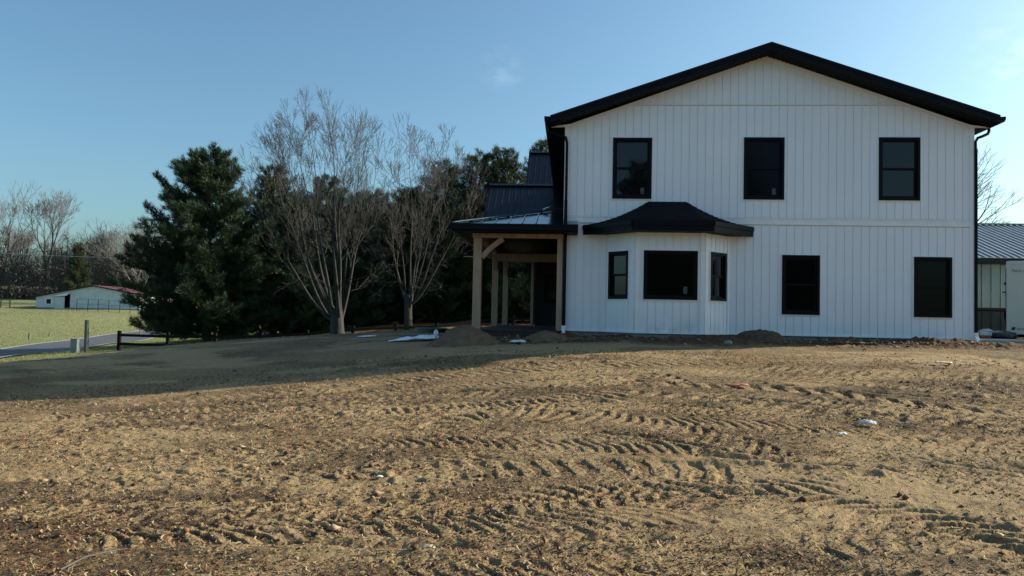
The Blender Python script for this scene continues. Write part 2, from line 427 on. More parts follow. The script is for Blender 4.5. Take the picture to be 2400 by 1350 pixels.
RUTS = [ # smooth grooves
 ([(1.2,7.8),(1.63,7.68),(2.14,7.58),(2.72,7.5),(3.2,7.4)], .13, .09),
 ([(3.0,8.0),(3.6,7.75),(4.3,7.45)], .10, .05),
 ([(.1,10.6),(.51,10.5),(.85,10.36)], .12, .06),
 ([(.1,8.75),(.9,8.5),(1.6,8.0),(2.4,7.9)], .10, .045),
 ([(3.3,9.5),(4.0,9.2),(4.9,8.9)], .09, .05),
 ([(-.3,5.35),(.3,5.38),(.8,5.5)], .16, .08),
 ([(-2.2,5.0),(-1.2,5.08),(-.5,5.15)], .14, .07),
 ([(2.3,11.75),(3.2,11.55),(4.2,11.2),(5.6,10.5),(7,9.7)], .10, .05),
 ([(2.0,10.7),(2.7,10.5),(3.5,10.1)], .12, .06),
 ([(-6,10.0),(-3.5,10.9),(-1,11.3)], .09, .03),
 ([(-3.0,11.1),(-1.8,11.3),(-.6,11.35)], .09, .05),
 ([(1,13.2),(4,13.5),(7.5,13.2)], .10, .03),
]
def catmull(P, n=10):
    P = np.array(P, float); Q = np.vstack([2*P[0]-P[1], P, 2*P[-1]-P[-2]]); out = []
    for i in range(1, len(Q)-2):
        for t in np.linspace(0, 1, n, endpoint=False):
            p0, p1, p2, p3 = Q[i-1], Q[i], Q[i+1], Q[i+2]
            out.append(.5*((2*p1)+(-p0+p2)*t+(2*p0-5*p1+4*p2-p3)*t*t+(-p0+3*p1-3*p2+p3)*t**3))
    out.append(P[-1]); return np.array(out)
def track_coords(x, y, line):
    best = np.full(x.shape, 1e9); S = np.zeros_like(x); T = np.zeros_like(x); acc = 0
    for i in range(len(line)-1):
        a = line[i]; d = line[i+1]-a; L = np.hypot(*d); u = d/L
        px = x-a[0]; py = y-a[1]; s = np.clip(px*u[0]+py*u[1], 0, L)
        qx = px-s*u[0]; qy = py-s*u[1]; dist = np.hypot(qx, qy)
        side = u[0]*py-u[1]*px; k = dist < best
        best[k] = dist[k]; S[k] = (acc+s)[k]; T[k] = (np.sign(side)*dist)[k]; acc += L
    return best, S, T, acc

def relief(x, y):
    """small relief of the bare dirt, metres; returns dz, pale, orange"""
    r = np.hypot(x, y)
    wx = x + .25*fbm(x*.9, y*.9, 50, 3); wy = y + .25*fbm(x*.9+40, y*.9, 51, 3)
    z = .040*(fbm(wx*.8, wy*.8, 1, 4)-.5) + .034*(fbm(wx*1.1, wy*3.2, 5, 4)-.5)
    rough = sstep(.40, .62, fbm(x*.5+8, y*.7+3, 9, 3))
    z += (.018+.026*rough)*(fbm(x*8, y*8, 12, 4, .6)-.5)
    near = 1-sstep(9, 14, r)
    lump = sstep(.60, .80, fbm(x*9, y*9, 21, 2))
    z += (.022*rough+.003)*lump*(.4+.6*vn(x*1.7, y*1.7, 22))
    z += .010*near*(fbm(x*32, y*32, 31, 2)-.5)
    pale = sstep(.50, .68, fbm(x*.55+3, y*1.1+9, 40, 4)); orange = .7*sstep(.54, .72, fbm(x*.9+30, y*1.3, 44, 4))
    rgh_shade = np.clip(rough*.5 + .85*(1-sstep(4.8, 8.2, y+1.2*fbm(x*.8, y*.8, 77, 3))) + .30*sstep(.5, .7, fbm(x*.35+5, y*2.2, 78, 4)), 0, 1)*(1-.6*pale)
    for pts, w, dep, pitch, ang in TRACKS:
        ln = catmull(pts, 6); lo = ln.min(0)-w; hi = ln.max(0)+w
        k = (x > lo[0]) & (x < hi[0]) & (y > lo[1]) & (y < hi[1])
        if not k.any(): continue
        xx = x[k]; yy = y[k]; xx = xx+.09*(fbm(xx*4, yy*4, 60, 3)-.5); yy = yy+.09*(fbm(xx*4, yy*4, 61, 3)-.5)
        d, S, T, L = track_coords(xx, yy, ln)
        inside = 1-sstep(w*.42, w*.54, d)
        ends = sstep(0, .35, S)*(1-sstep(L-.35, L, S))
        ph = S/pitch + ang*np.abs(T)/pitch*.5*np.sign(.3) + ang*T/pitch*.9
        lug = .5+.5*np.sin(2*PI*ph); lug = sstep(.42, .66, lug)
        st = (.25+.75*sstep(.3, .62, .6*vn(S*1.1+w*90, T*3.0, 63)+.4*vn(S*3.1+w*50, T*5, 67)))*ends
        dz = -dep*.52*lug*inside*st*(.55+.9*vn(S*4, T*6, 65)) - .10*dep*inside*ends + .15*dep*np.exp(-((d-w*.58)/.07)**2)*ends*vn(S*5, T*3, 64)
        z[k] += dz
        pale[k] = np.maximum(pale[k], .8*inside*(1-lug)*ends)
        orange[k] = np.maximum(orange[k], .55*inside*lug*st); rgh_shade[k] = np.maximum(rgh_shade[k]*(1-.5*inside*(1-lug)*ends), inside*lug*st)  # rough mask also darkens the lug hollows, shade put into the colour
    for pts, w, dep in RUTS:
        ln = catmull(pts, 6); lo = ln.min(0)-.5; hi = ln.max(0)+.5
        k = (x > lo[0]) & (x < hi[0]) & (y > lo[1]) & (y < hi[1])
        xx = x[k]; yy = y[k]; yy = yy+.10*(vn(xx*5, yy*5, 71)-.5)
        d, S, T, L = track_coords(xx, yy, ln); ends = sstep(0, .3, S)*(1-sstep(L-.3, L, S))
        z[k] += ends*(-dep*np.exp(-(d/(w*.6))**2) + .5*dep*np.exp(-((T+w*1.2)/(w*.6))**2))
    return z, pale, orange, rgh_shade

def pad_edge(y):
    return np.interp(y, [-60, 5, 16, 24, 27, 30, 31.2, 60], [-16, -15.2, -14.2, -14.0, -12.6, -10.4, -5, 40])
def masks(x, y):
    n = .5*(fbm(x*1.3, y*1.3, 80, 3)-.5)
    inpad = sstep(-.25, .25, x-pad_edge(y)+n)
    out = 1-inpad
    lit = np.zeros_like(x)
    for cx, cy, r in ((-21,47,5.5),(-19.5,51,5),(-15,51,5),(-11,51,5),(-7,53,5.5),(-3,54,5.5),(2,56,6),(-11,48,3)):
        lit = np.maximum(lit, 1-sstep(r*.75, r, np.hypot(x-cx, (y-cy)*.85)+2*n))
    lit *= out
    far = sstep(155, 172, y+.3*np.abs(x+120)*0+6*n)*(x < 20)
    grass = out*(1-lit)
    return grass*(1-far*.0), np.clip(lit+far*out*.5, 0, 1)

def build_ground():
    dense = np.radians(np.linspace(-45, 43, 980))
    coarse = np.radians(np.concatenate([np.linspace(-180, -47, 46), ]))
    coarse2 = np.radians(np.linspace(45, 179, 46)[:-1])
    az = np.concatenate([coarse, dense, coarse2])
    rr = np.concatenate([np.geomspace(.3, 3.7, 18), np.geomspace(3.78, 20.5, 560), np.geomspace(20.7, 160, 250), np.geomspace(164, 1400, 34)])
    A, R = np.meshgrid(az, rr)
    X = R*np.sin(A); Y = R*np.cos(A)
    z = H0(X, Y)
    dz, pale, orange, rgh_shade = relief(X.ravel(), Y.ravel()); dz = dz.reshape(X.shape)
    g, l = masks(X, Y)
    # disturbed soil along the house footing
    f = (1-sstep(.9, 1.7, np.abs(Y-18.0)+.6*(fbm(X*1.5, Y*1.5, 90, 3)-.5)))*sstep(-3.6, -2.4, X)*(1-sstep(9.6, 11.5, X))
    bayf = (1-sstep(.5, 1.25, np.hypot((X-2.3)/1.6, (Y-17.3))))
    soil = np.clip(np.maximum(f, bayf)*sstep(.25, .5, fbm(X*2, Y*2, 95, 3)+.2), 0, 1)
    berm = (.02+.10*sstep(.35, .75, fbm(X*1.6, Y*2.0, 92, 3)))*np.exp(-((Y-17.75-.2*np.sin(X))/.38)**2)*sstep(-1.2, -.6, X)*(1-sstep(8.9, 9.5, X))
    berm += .09*np.exp(-((Y-17.05)/.33)**2)*sstep(.2, .9, X)*(1-sstep(4.2, 4.8, X))*vn(X*2.5, Y*2.5, 93)
    clod = soil*(.045*sstep(.5, .8, fbm(X*7, Y*7, 97, 3)))
    infl = (1-g*.75)*(1-l*.6)*(1-sstep(60, 150, R))
    z = z + dz*infl + berm + clod - .35*np.exp(-(R/40)**4)*0
    # ground falls away below the house slab so that nothing pokes through the floor
    inside = (X > .2) & (X < 9.1) & (Y > 18.9) & (Y < 33.5); z = np.where(inside, z-.3, z)
    V = np.stack([X, Y, z], -1).reshape(-1, 3)
    nr, na = X.shape
    i = np.arange(nr-1)[:,None]*na + np.arange(na)[None,:]
    j = np.arange(nr-1)[:,None]*na + (np.arange(na)[None,:]+1) % na
    F = np.stack([i, j, j+na, i+na], -1).reshape(-1, 4)[:, ::-1]
    # centre cap
    V = np.vstack([V, [[0, 0, float(z[0].mean())]]]); c = len(V)-1
    Fc = np.array([[c, (k+1) % na, k, k] for k in range(na)])
    o = fastmesh('ground', V, F, M['ground'], smooth=True)
    me = o.data
    for nme, arr in (('m_grass', g), ('m_litter', l), ('m_soil', soil), ('m_pale', pale), ('m_orange', orange), ('m_rough_shade', rgh_shade)):
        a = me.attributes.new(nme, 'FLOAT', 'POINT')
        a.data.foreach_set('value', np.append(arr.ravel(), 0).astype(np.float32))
    tag(o, kind='structure')
    return o
build_ground()

def surf(x, y):
    """surface height of the dirt incl. relief, arrays"""
    dz = relief(x, y)[0]; return H0(x, y)+dz

# ---- loose straw, crumbs and clods on the dirt (nobody could count them)
def scatter_straw():
    n = 90000
    r = np.exp(RNG.uniform(math.log(3.9), math.log(15.5), n)); a = np.radians(RNG.uniform(-44, 42, n))
    x = r*np.sin(a); y = r*np.cos(a)
    k = fbm(x*.8+30, y*1.2, 44, 4)+RNG.uniform(-.22, .22, n) > .46
    x = x[k]; y = y[k]; n = len(x)
    z = surf(x, y)
    L = RNG.uniform(.012, .05, n)*(1+.5*(np.hypot(x, y) > 8)); w = RNG.uniform(.0018, .0055, n)*(1+.12*np.hypot(x, y)/4)
    th = RNG.uniform(0, 2*PI, n); ti = RNG.uniform(-.25, .7, n)
    dx = np.cos(th)*np.cos(ti); dy = np.sin(th)*np.cos(ti); dzz = np.sin(ti)
    px = -np.sin(th); py = np.cos(th); c = np.stack([x, y, z+.004+np.abs(dzz)*L*.5], -1)
    D = np.stack([dx, dy, dzz], -1)*L[:,None]/2; Pp = np.stack([px, py, np.full(n, .4)], -1)*w[:,None]
    bend = np.stack([px, py, np.abs(RNG.normal(0, .5, n))], -1)*(L*.25)[:,None]
    V = np.stack([c-D-Pp, c-D+Pp, c+bend+Pp, c+D+Pp*.5, c+D-Pp*.5, c+bend-Pp], 1).reshape(-1, 3)
    b = np.arange(n)*6
    F = np.concatenate([np.stack([b, b+1, b+2, b+5], -1), np.stack([b+5, b+2, b+3, b+4], -1)])
    o = fastmesh('straw_litter', V, F, M['straw'])
    tag(o, 'chopped straw and leaf crumbs strewn over the bare dirt', 'straw', kind='stuff')
scatter_straw()

def scatter_clods():
    n = 15000
    r = np.exp(RNG.uniform(math.log(3.9), math.log(17), n)); a = np.radians(RNG.uniform(-44, 42, n))
    x = r*np.sin(a); y = r*np.cos(a)
    k = fbm(x*.5+8, y*.7+3, 9, 3)+RNG.uniform(-.25, .25, n) > .5
    x = x[k]; y = y[k]
    # more crumbs on the dug strip by the wall
    m = 2600; x2 = RNG.uniform(-3.2, 9.4, m); y2 = 17.6+RNG.normal(0, .45, m); kk = (y2 < 18.35) & ~((x2 > .6) & (x2 < 4) & (y2 > 17.6)); x2 = x2[kk]; y2 = y2[kk]
    s = np.concatenate([RNG.lognormal(-5.0, .55, len(x))*1.0, RNG.lognormal(-4.1, .5, len(x2))])
    x = np.concatenate([x, x2]); y = np.concatenate([y, y2]); n = len(x); s = np.clip(s, .003, .05); s[:160] = RNG.uniform(.018, .045, 160)
    z = surf(x, y)+.05*(y > 17)
    base = np.array([(1,0,0),(0,1,0),(-1,0,0),(0,-1,0),(0,0,1),(0,0,-1)], float)
    V = base[None]*RNG.uniform(.6, 1.3, (n, 6, 1))*s[:,None,None]*np.array([1.2, 1.0, .75])
    th = RNG.uniform(0, 2*PI, n); c, q = np.cos(th), np.sin(th)
    Vx = V[:,:,0]*c[:,None]-V[:,:,1]*q[:,None]; Vy = V[:,:,0]*q[:,None]+V[:,:,1]*c[:,None]
    V = np.stack([Vx+x[:,None], Vy+y[:,None], V[:,:,2]+(z+s*.3)[:,None]], -1).reshape(-1, 3)
    T = np.array([(0,1,4),(1,2,4),(2,3,4),(3,0,4),(1,0,5),(2,1,5),(3,2,5),(0,3,5)])
    F = (T[None]+(np.arange(n)*6)[:,None,None]).reshape(-1, 3)
    o = fastmesh('dirt_clods', V, F, M['clod'])
    tag(o, 'small earth clods and pebbles lying on the bare dirt', 'clods', kind='stuff')
scatter_clods()

def scatter_weeds():
    n = 420; r = np.exp(RNG.uniform(math.log(4.1), math.log(14), n)); a = np.radians(RNG.uniform(-40, 38, n)); V = []; F = []
    for x, y in zip(r*np.sin(a), r*np.cos(a)):
        if vn(np.array([x*.6+9]), np.array([y*.6]), 88)[0] < .5: continue
        z = float(surf(np.array([x]), np.array([y]))[0])
        for b in range(random.randint(3, 7)):
            th = random.uniform(0, 6.28); L = random.uniform(.02, .07); w_ = .0022; lx, ly = math.cos(th), math.sin(th); k = len(V)
            V += [(x-ly*w_, y+lx*w_, z-.004), (x+ly*w_, y-lx*w_, z-.004), (x+lx*L*.7, y+ly*L*.7, z+L*random.uniform(.25, .9))]; F.append((k, k+1, k+2))
    o = fastmesh('weeds', np.array(V), np.array(F), M['weed']); tag(o, 'tiny green sprouts and dry stalks poking from the bare dirt', 'weeds', kind='stuff')
scatter_weeds()
def scatter_grass():
    n = 60000
    y = np.exp(RNG.uniform(math.log(26), math.log(125), n)); x = -y*RNG.uniform(.42, .86, n)
    k = (x < pad_edge(y)-.3)
    road = np.abs((x-np.interp(y, [20,35,48,68,92,118,160], [-26,-30.5,-35.5,-42.5,-51,-60,-75]))*.94) < 3.1
    k &= ~road; x = x[k]; y = y[k]; n = len(x); z = H0(x, y)
    L = RNG.uniform(.05, .16, n)*(y/45)**.35; w = .006*y/30
    th = RNG.uniform(0, 2*PI, n); lean = RNG.normal(0, .5, n)
    dx = np.cos(th); dy = np.sin(th)
    V = np.stack([np.stack([x-dx*w, y-dy*w, z-.02], -1), np.stack([x+dx*w, y+dy*w, z-.02], -1), np.stack([x+dy*lean*L, y+dx*lean*L, z+L], -1)], 1).reshape(-1, 3)
    F = np.arange(n*3).reshape(-1, 3)
    o = fastmesh('grass', V, F, M['weed'])
    tag(o, 'short dry grass on the field and verge beyond the dirt yard', 'grass', kind='stuff')
scatter_grass()

# ------------------------------------------------------------------ road
def strip(name, line, off0, off1, dz, mat, kind='structure', nx=8):
    ln = catmull(line, 12); V = []; 
    for i, p in enumerate(ln):
        d = ln[min(i+1, len(ln)-1)]-ln[max(i-1, 0)]; d = d/np.hypot(*d); nrm = np.array([-d[1], d[0]])
        for t in np.linspace(off0, off1, nx): V.append((*(p+nrm*t), 0))
    V = np.array(V); V[:,2] = H0(V[:,0], V[:,1])+dz
    nn = len(ln); F = [(i*nx+j, i*nx+j+1, (i+1)*nx+j+1, (i+1)*nx+j) for i in range(nn-1) for j in range(nx-1)]
    o = fastmesh(name, V, np.array(F), mat, smooth=True); tag(o, kind=kind); return o
RL = [(-20,0),(-26,20),(-30.5,35),(-35.5,48),(-42.5,68),(-51,92),(-60,118),(-75,160)]
strip('road', RL, -2.7, 2.7, .07, M['asphalt'])
strip('road_edge_strip', RL, 2.55, 3.0, .085, M['pale_edge'], nx=3)  # reflection along the far road edge, put into a pale strip
strip('road_edge_strip', RL, -2.95, -2.6, .085, M['pale_edge'], nx=3)

# ------------------------------------------------------------------ house
YF = 18.5
house = empty('farmhouse', (0, 0, 0))
tag(house, 'white two storey house with black roof, bay window and timber side porch', 'house')
HX0, HX1, PKX = -.18, 9.37, 4.6
def ztop(x): return 7.93 - .354*abs(x-PKX)
RECTS = [(.97,1.91,4.46,5.95),(4.09,5.04,4.468,5.967),(7.22,8.165,4.478,5.977),(5.007,5.883,1.738,3.152),(8.03,8.888,1.738,3.152)]
def siding_face(mb, x0, x1, z0, z1f, rects, pitch=.192, gap=.0085, yf=0.0, T=lambda x, y, z: (x, y, z), bands=(), start=0.0):
    """vertical boards between x0..x1; y=yf is the face of the sheathing, boards stand 20 mm proud (towards -y)"""
    pr = .012; bat = .006
    def intervals(a, b):
        cuts = [(r[2], r[3]) for r in rects if r[0] < b-1e-6 and r[1] > a+1e-6] + list(bands)
        cuts.sort(); zs = []; z = z0
        for c0, c1 in cuts:
            if c0 > z+1e-4: zs.append((z, c0))
            z = max(z, c1)
        zs.append((z, None)); return zs
    # sheathing
    xs = sorted({x0, x1, *[v for r in rects for v in r[:2] if x0 < v < x1], *([PKX] if x0 < PKX < x1 else [])})
    for a, b in zip(xs[:-1], xs[1:]):
        rr = [(r[2], r[3]) for r in rects if r[0] < b-1e-6 and r[1] > a+1e-6]; rr.sort(); z = z0
        segs = []
        for c0, c1 in rr: segs.append((z, c0)); z = c1
        segs.append((z, None))
        for s0, s1 in segs:
            ta, tb = (z1f(a), z1f(b)) if s1 is None else (s1, s1)
            mb.quad(T(a, yf, s0), T(b, yf, s0), T(b, yf, tb), T(a, yf, ta))
    x = x0+start
    edges = [x0]
    while x < x1:
        if x > x0+.02: edges.append(x)
        x += pitch
    edges.append(x1)
    for a0, b0 in zip(edges[:-1], edges[1:]):
        a = a0+gap; b = b0
        if b-a < .01: continue
        sp = sorted({a, b, *[v for r in rects for v in r[:2] if a < v < b], *([PKX] if a < PKX < b else [])})
        for u, v in zip(sp[:-1], sp[1:]):
            for s0, s1 in intervals(u, v):
                tu, tv = (z1f(u)-.004, z1f(v)-.004) if s1 is None else (min(s1, z1f(u)-.004), min(s1, z1f(v)-.004))
                if min(tu, tv) <= s0: continue
                y = yf-pr
                mb.quad(T(u, y, s0), T(v, y, s0), T(v, y, tv), T(u, y, tu))
                if u == a: mb.quad(T(u, yf, s0), T(u, y, s0), T(u, y, tu), T(u, yf, tu))
                if v == b: mb.quad(T(v, y, s0), T(v, yf, s0), T(v, yf, tv), T(v, y, tv))
        # batten rib on the board's left edge
        u, v = a, a+.034
        if v < b and not any(r[0] < v and r[1] > u and (r[0] > u or r[1] < v) for r in rects):
            for s0, s1 in intervals(u, v):
                tu, tv = (z1f(u)-.006, z1f(v)-.006) if s1 is None else (min(s1-.002, z1f(u)-.006), min(s1-.002, z1f(v)-.006))
                if min(tu, tv) <= s0: continue
                y0 = yf-pr; y1 = y0-bat
                mb.quad(T(u, y1, s0), T(v, y1, s0), T(v, y1, tv), T(u, y1, tu))
                mb.quad(T(u, y0, s0), T(u, y1, s0), T(u, y1, tu), T(u, y0, tu))
                mb.quad(T(v, y1, s0), T(v, y0, s0), T(v, y0, tv), T(v, y1, tv))
mb = MB()
belt0, belt1 = 3.868, 4.030
siding_face(mb, HX0, HX1, 1.262, ztop, RECTS, yf=YF, bands=[(belt0-.014, belt1+.013), (6.741, 6.788)], start=.10)
mb.build('front_wall', M['siding'], house)
# side and rear walls
mb = MB()
mb.box(HX0, HX0+.12, YF+.004, 34, 1.262, 6.22); mb.box(HX1-.12, HX1, YF+.004, 34, 1.262, 6.22)
mb.prism([(HX0, 34.0, 1.262), (HX1, 34.0, 1.262), (HX1, 34.0, 6.22), (PKX, 34.0, 7.9), (HX0, 34.0, 6.22)], (0, .12, 0))
mb.build('side_wall', M['darkwall'], house)
# belts, starter strip, corner posts, j-channel
mb = MB()
mb.box(HX0-.01, HX1+.01, YF-.032, YF-.002, belt0, belt1); mb.box(HX0-.01, HX1+.01, YF-.044, YF-.033, belt1-.026, belt1-.004)
mb.box(HX0-.01, HX1+.01, YF-.040, YF-.033, belt0+.004, belt0+.022)
mb.box(HX0+1.62, HX1-1.62, YF-.036, YF-.002, 6.757, 6.788)
mb.build('belt_trim', M['trim'], house)
mb = MB()
mb.box(HX0-.012, .86, YF-.046, YF-.002, 1.232, 1.266); mb.build('starter_strip', M['trim'], house)
mb = MB(); mb.box(3.75, HX1+.012, YF-.046, YF-.002, 1.232, 1.266)
mb.build('starter_strip', M['trim'], house)
for x0 in (HX0-.02, HX1-.075):
    mb = MB(); mb.box(x0, x0+.095, YF-.042, YF+.05, 1.268, 6.205); mb.build('corner_trim', M['trim'], house)
# frieze under the rakes
mb = MB()
for s in (-1, 1):
    xe = HX0 if s < 0 else HX1
    a = (PKX, YF-.040, ztop(PKX)+.0); b = (xe, YF-.040, ztop(xe))
    mb.prism([(PKX, YF-.045, ztop(PKX)-.052), (xe, YF-.045, ztop(xe)-.052), (xe, YF-.045, ztop(xe)+.01), (PKX, YF-.045, ztop(PKX)+.01)], (0, .012, 0))
mb.build('rake_frieze', M['trim'], house)
# foundation with block joints
mb = MB()
z = .5
xs = np.arange(HX0+.03, HX1-.03, .405)
for row in range(4):
    off = .2 if row % 2 else 0
    for x in np.arange(HX0+.03-off, HX1-.03, .405):
        a = max(x, HX0+.03); b = min(x+.398, HX1-.03)
        if b-a > .03: mb.box(a, b, YF+.02, YF+.18, z, z+.178)
    z += .183
mb.box(HX0+.04, HX1-.04, YF+.026, 33.9, .3, 1.235)
mb.build('foundation', M['concrete'], house)

def window(parent, w, h, T, style='hung', name='window', glassmat='glass', sticker=None, casing='trim'):
    """T maps local (u 0..w, v depth(+ into the wall), z 0..h) to world"""
    def bx(mb, u0, u1, v0, v1, z0, z1):
        P = [T(u, v, z) for u, v, z in ((u0,v0,z0),(u1,v0,z0),(u1,v1,z0),(u0,v1,z0),(u0,v0,z1),(u1,v0,z1),(u1,v1,z1),(u0,v1,z1))]
        n = len(mb.v); mb.v += P
        for f in ((0,3,2,1),(4,5,6,7),(0,1,5,4),(1,2,6,5),(2,3,7,6),(3,0,4,7)):
            mb.f.append(tuple(n+i for i in f)); mb.m.append(0)
    def ring(mb, a, b, v0, v1, u0=0, u1=w, z0=0, z1=h):
        bx(mb, u0+a, u0+b, v0, v1, z0+a, z1-a); bx(mb, u1-b, u1-a, v0, v1, z0+a, z1-a)
        bx(mb, u0+b, u1-b, v0, v1, z0+a, z0+b); bx(mb, u0+b, u1-b, v0, v1, z1-b, z1-a)
    f = MB(); ring(f, 0, .062, -.052, .07); fr = f.build(name, M['frame'], parent)
    j = MB(); ring(j, -.022, -.001, -.040, .01); j.build('casing', M[casing], fr)
    if style == 'hung':
        s = MB(); ring(s, .0, .042, -.005, .03, .064, w-.064, h*.50-.01, h-.064); s.build('sash', M['frame'], fr)
        s = MB(); ring(s, .0, .048, .012, .05, .064, w-.064, .064, h*.50+.028); s.build('sash', M['frame'], fr)
        for (z0, z1, v) in ((h*.50+.03, h-.105, .016), (.11, h*.50-.02, .034)):
            p = MB(); p.quad(T(.105, v, z0), T(w-.105, v, z0), T(w-.105, v, z1), T(.105, v, z1))
            p.build('pane', M[glassmat], fr)
    else:
        s = MB(); ring(s, .0, .035, .0, .03, .064, w-.064, .064, h-.064); s.build('sash', M['frame'], fr)
        p = MB(); p.quad(T(.095, .02, .095), T(w-.095, .02, .095), T(w-.095, .02, h-.095), T(.095, .02, h-.095))
        p.build('pane', M[glassmat], fr)
    b = MB(); b.quad(T(.05, .066, .05), T(w-.05, .066, .05), T(w-.05, .066, h-.05), T(.05, .066, h-.05))
    b.build('blind_backing', M['screen'], fr)
    if sticker:
        u0, z0, sw, sh = sticker
        p = MB(); bx(p, u0, u0+sw, .012, .0145, z0, z0+sh); p.build('sticker', M['sticker'], fr)
    return fr
def frontT(x0, z0, y=YF): return lambda u, v, z: (x0+u, y+v, z0+z)
wl = ['upper window above the porch side, reflecting trees', 'upper middle window, darkest of the three', 'upper window under the right eave',
      'lower window right of the bay', 'lower window nearest the right corner']
for i, r in enumerate(RECTS):
    o = window(house, r[1]-r[0], r[3]-r[2], frontT(r[0], r[2]), glassmat='glass' if i in (0, 2) else 'darkglass',
           sticker=(.68, .13, .09, .15) if i in (0, 1) else None)
    o['label'] = wl[i]

# bay
bay = empty('bay_window', (0, 0, 0)); bay.parent = house
BP = [(.83, 18.5), (1.51, 17.8), (3.07, 17.8), (3.77, 18.5)]
bz0, bz1 = 1.262, 3.60
def baytf(i):
    a = Vector(BP[i]); b = Vector(BP[i+1]); L = (b-a).length; u = (b-a)/L; n = Vector((-u.y, u.x))
    return (lambda x, y, z: (a.x+u.x*x+n.x*y, a.y+u.y*x+n.y*y, z)), L
mb = MB()
bw = []
for i in range(3):
    T, L = baytf(i)
    if i == 0: r = (.150, .770, 2.02, 3.155)
    elif i == 1: r = (.175, 1.41, 2.02, 3.155)
    else: r = (.205, .845, 2.02, 3.155)
    siding_face(mb, 0, L, bz0, lambda x: bz1, [r], yf=0, T=T, pitch=.192 if i == 1 else .17, start=.08)
    bw.append((T, r, i))
mb.build('bay_wall', M['siding'], bay)
L1_ = baytf(1)[1]; L0_ = baytf(0)[1]
for (fc, a_, b_) in ((0, 0, .06), (1, -.012, .085), (1, L1_-.085, L1_+.012), (2, L0_-.07, L0_)):
    T2, L2 = baytf(fc)
    m_ = MB(); m_.prism([T2(a_, -.040, bz0), T2(b_, -.040, bz0), T2(b_, .002, bz0), T2(a_, .002, bz0)], (0, 0, bz1-bz0)); m_.build('corner_trim', M['trim'], bay)
for (fc, a_, b_) in ((0, L0_-.09, L0_-.018), (2, .018, .09)):
    T2, L2 = baytf(fc)
    m_ = MB(); m_.prism([T2(a_, -.038, bz0), T2(b_, -.038, bz0), T2(b_, .002, bz0), T2(a_, .002, bz0)], (0, 0, bz1-bz0)); m_.build('corner_trim', M['trim'], bay)
mb = MB()
for i in range(3):
    T, L = baytf(i)
    P = [T(-.02, -.055, bz0-.032), T(L+.02, -.055, bz0-.032), T(L+.02, 0, bz0-.032), T(-.02, 0, bz0-.032)]
    mb.prism(P, (0, 0, .030))
mb.build('starter_strip', M['trim'], bay)
mb = MB()
for i in range(3):
    T, L = baytf(i); P = [T(.0, .02, .6), T(L, .02, .6), T(L, .15, .6), T(0, .15, .6)]; mb.prism(P, (0, 0, bz0-.034-.6))
mb.build('bay_foundation', M['concrete'], bay)
bay_windows = []
for T, r, i in bw:
    Tw = (lambda T, r: (lambda u, v, z: T(r[0]+u, v, r[2]+z)))(T, r)
    o = window(bay, r[1]-r[0], r[3]-r[2], Tw, style='hung' if i != 1 else 'fixed', glassmat='darkglass' if i == 1 else 'glass', sticker=(.92, .14, .09, .17) if i == 1 else None)
# bay roof : flared hips
EP = [(.296, 18.5-.03), (1.39, 17.4), (3.205, 17.4), (4.313, 18.5-.03)]; RP = [(1.85, 18.47), (1.85, 18.47), (2.745, 18.47), (2.745, 18.47)]
zr, ze = 4.40, 3.80
mb = MB(); K = 12
def flare(t): return ze + (zr-ze)*(.42*t + .58*t**2.1)
for i in range(3):
    a0 = Vector(EP[i]); a1 = Vector(EP[i+1]); b0 = Vector(RP[i]); b1 = Vector(RP[i+1])
    for k in range(K):
        t0, t1 = k/K, (k+1)/K
        p = [a0.lerp(b0, t0), a1.lerp(b1, t0), a1.lerp(b1, t1), a0.lerp(b0, t1)]
        zz0, zz1 = flare(t0), flare(t1)
        lip = .012
        mb.quad((*p[0], zz0+lip), (*p[1], zz0+lip), (*p[2], zz1), (*p[3], zz1))
        mb.quad((*p[0], zz0), (*p[1], zz0), (*p[1], zz0+lip), (*p[0], zz0+lip))
br = mb.build('bay_roof', M['shingle'], bay)
mb = MB()
for i in range(3):
    a = Vector((*EP[i], 0)); b = Vector((*EP[i+1], 0)); d = (b-a).normalized(); n = Vector((d.y, -d.x, 0))
    mb.prism([a+n*.0+Vector((0,0,3.572)), b+Vector((0,0,3.572)), b+n*.02+Vector((0,0,3.572)), a+n*.02+Vector((0,0,3.572))], (0, 0, .236))
    mb.prism([a+n*.02+Vector((0,0,3.70)), b+n*.02+Vector((0,0,3.70)), b+n*.045+Vector((0,0,3.70)), a+n*.045+Vector((0,0,3.70))], (0, 0, .10))
mb.build('bay_fascia', M['black'], bay)
mb = MB(); mb.prism([(x, y, 3.574) for x, y in EP], (0, 0, .02)); mb.build('bay_soffit', M['soffit'], bay)

# main roof: two slabs, rake fascia, soffit with ribs, drip edge
mb = MB(); sl = .338; YR0, YR1 = 18.0, 34.6
def rt(x): return 8.118-sl*abs(x-PKX)
XL, XR = -.56, 9.72
for xe in (XL, XR):
    a = [(PKX, YR0-.02, rt(PKX)), (xe, YR0-.02, rt(xe)), (xe, YR0-.02, rt(xe)-.028), (PKX, YR0-.02, rt(PKX)-.028)]
    mb.prism(a, (0, YR1-YR0+.04, 0))
mb.build('roof', M['blackroof'], house)
mb = MB()
for xe in (XL, XR):
    for (y0, y1, top, bot) in ((YR0, YR0+.02, .029, .185), (YR0-.012, YR0-.001, .029, .075), (YR0-.008, YR0-.001, .150, .185)):
        mb.prism([(PKX, y0, rt(PKX)-top), (xe, y0, rt(xe)-top), (xe, y0, rt(xe)-bot), (PKX, y0, rt(PKX)-bot)], (0, y1-y0, 0))
mb.build('rake_fascia', M['black'], house)
mb = MB()
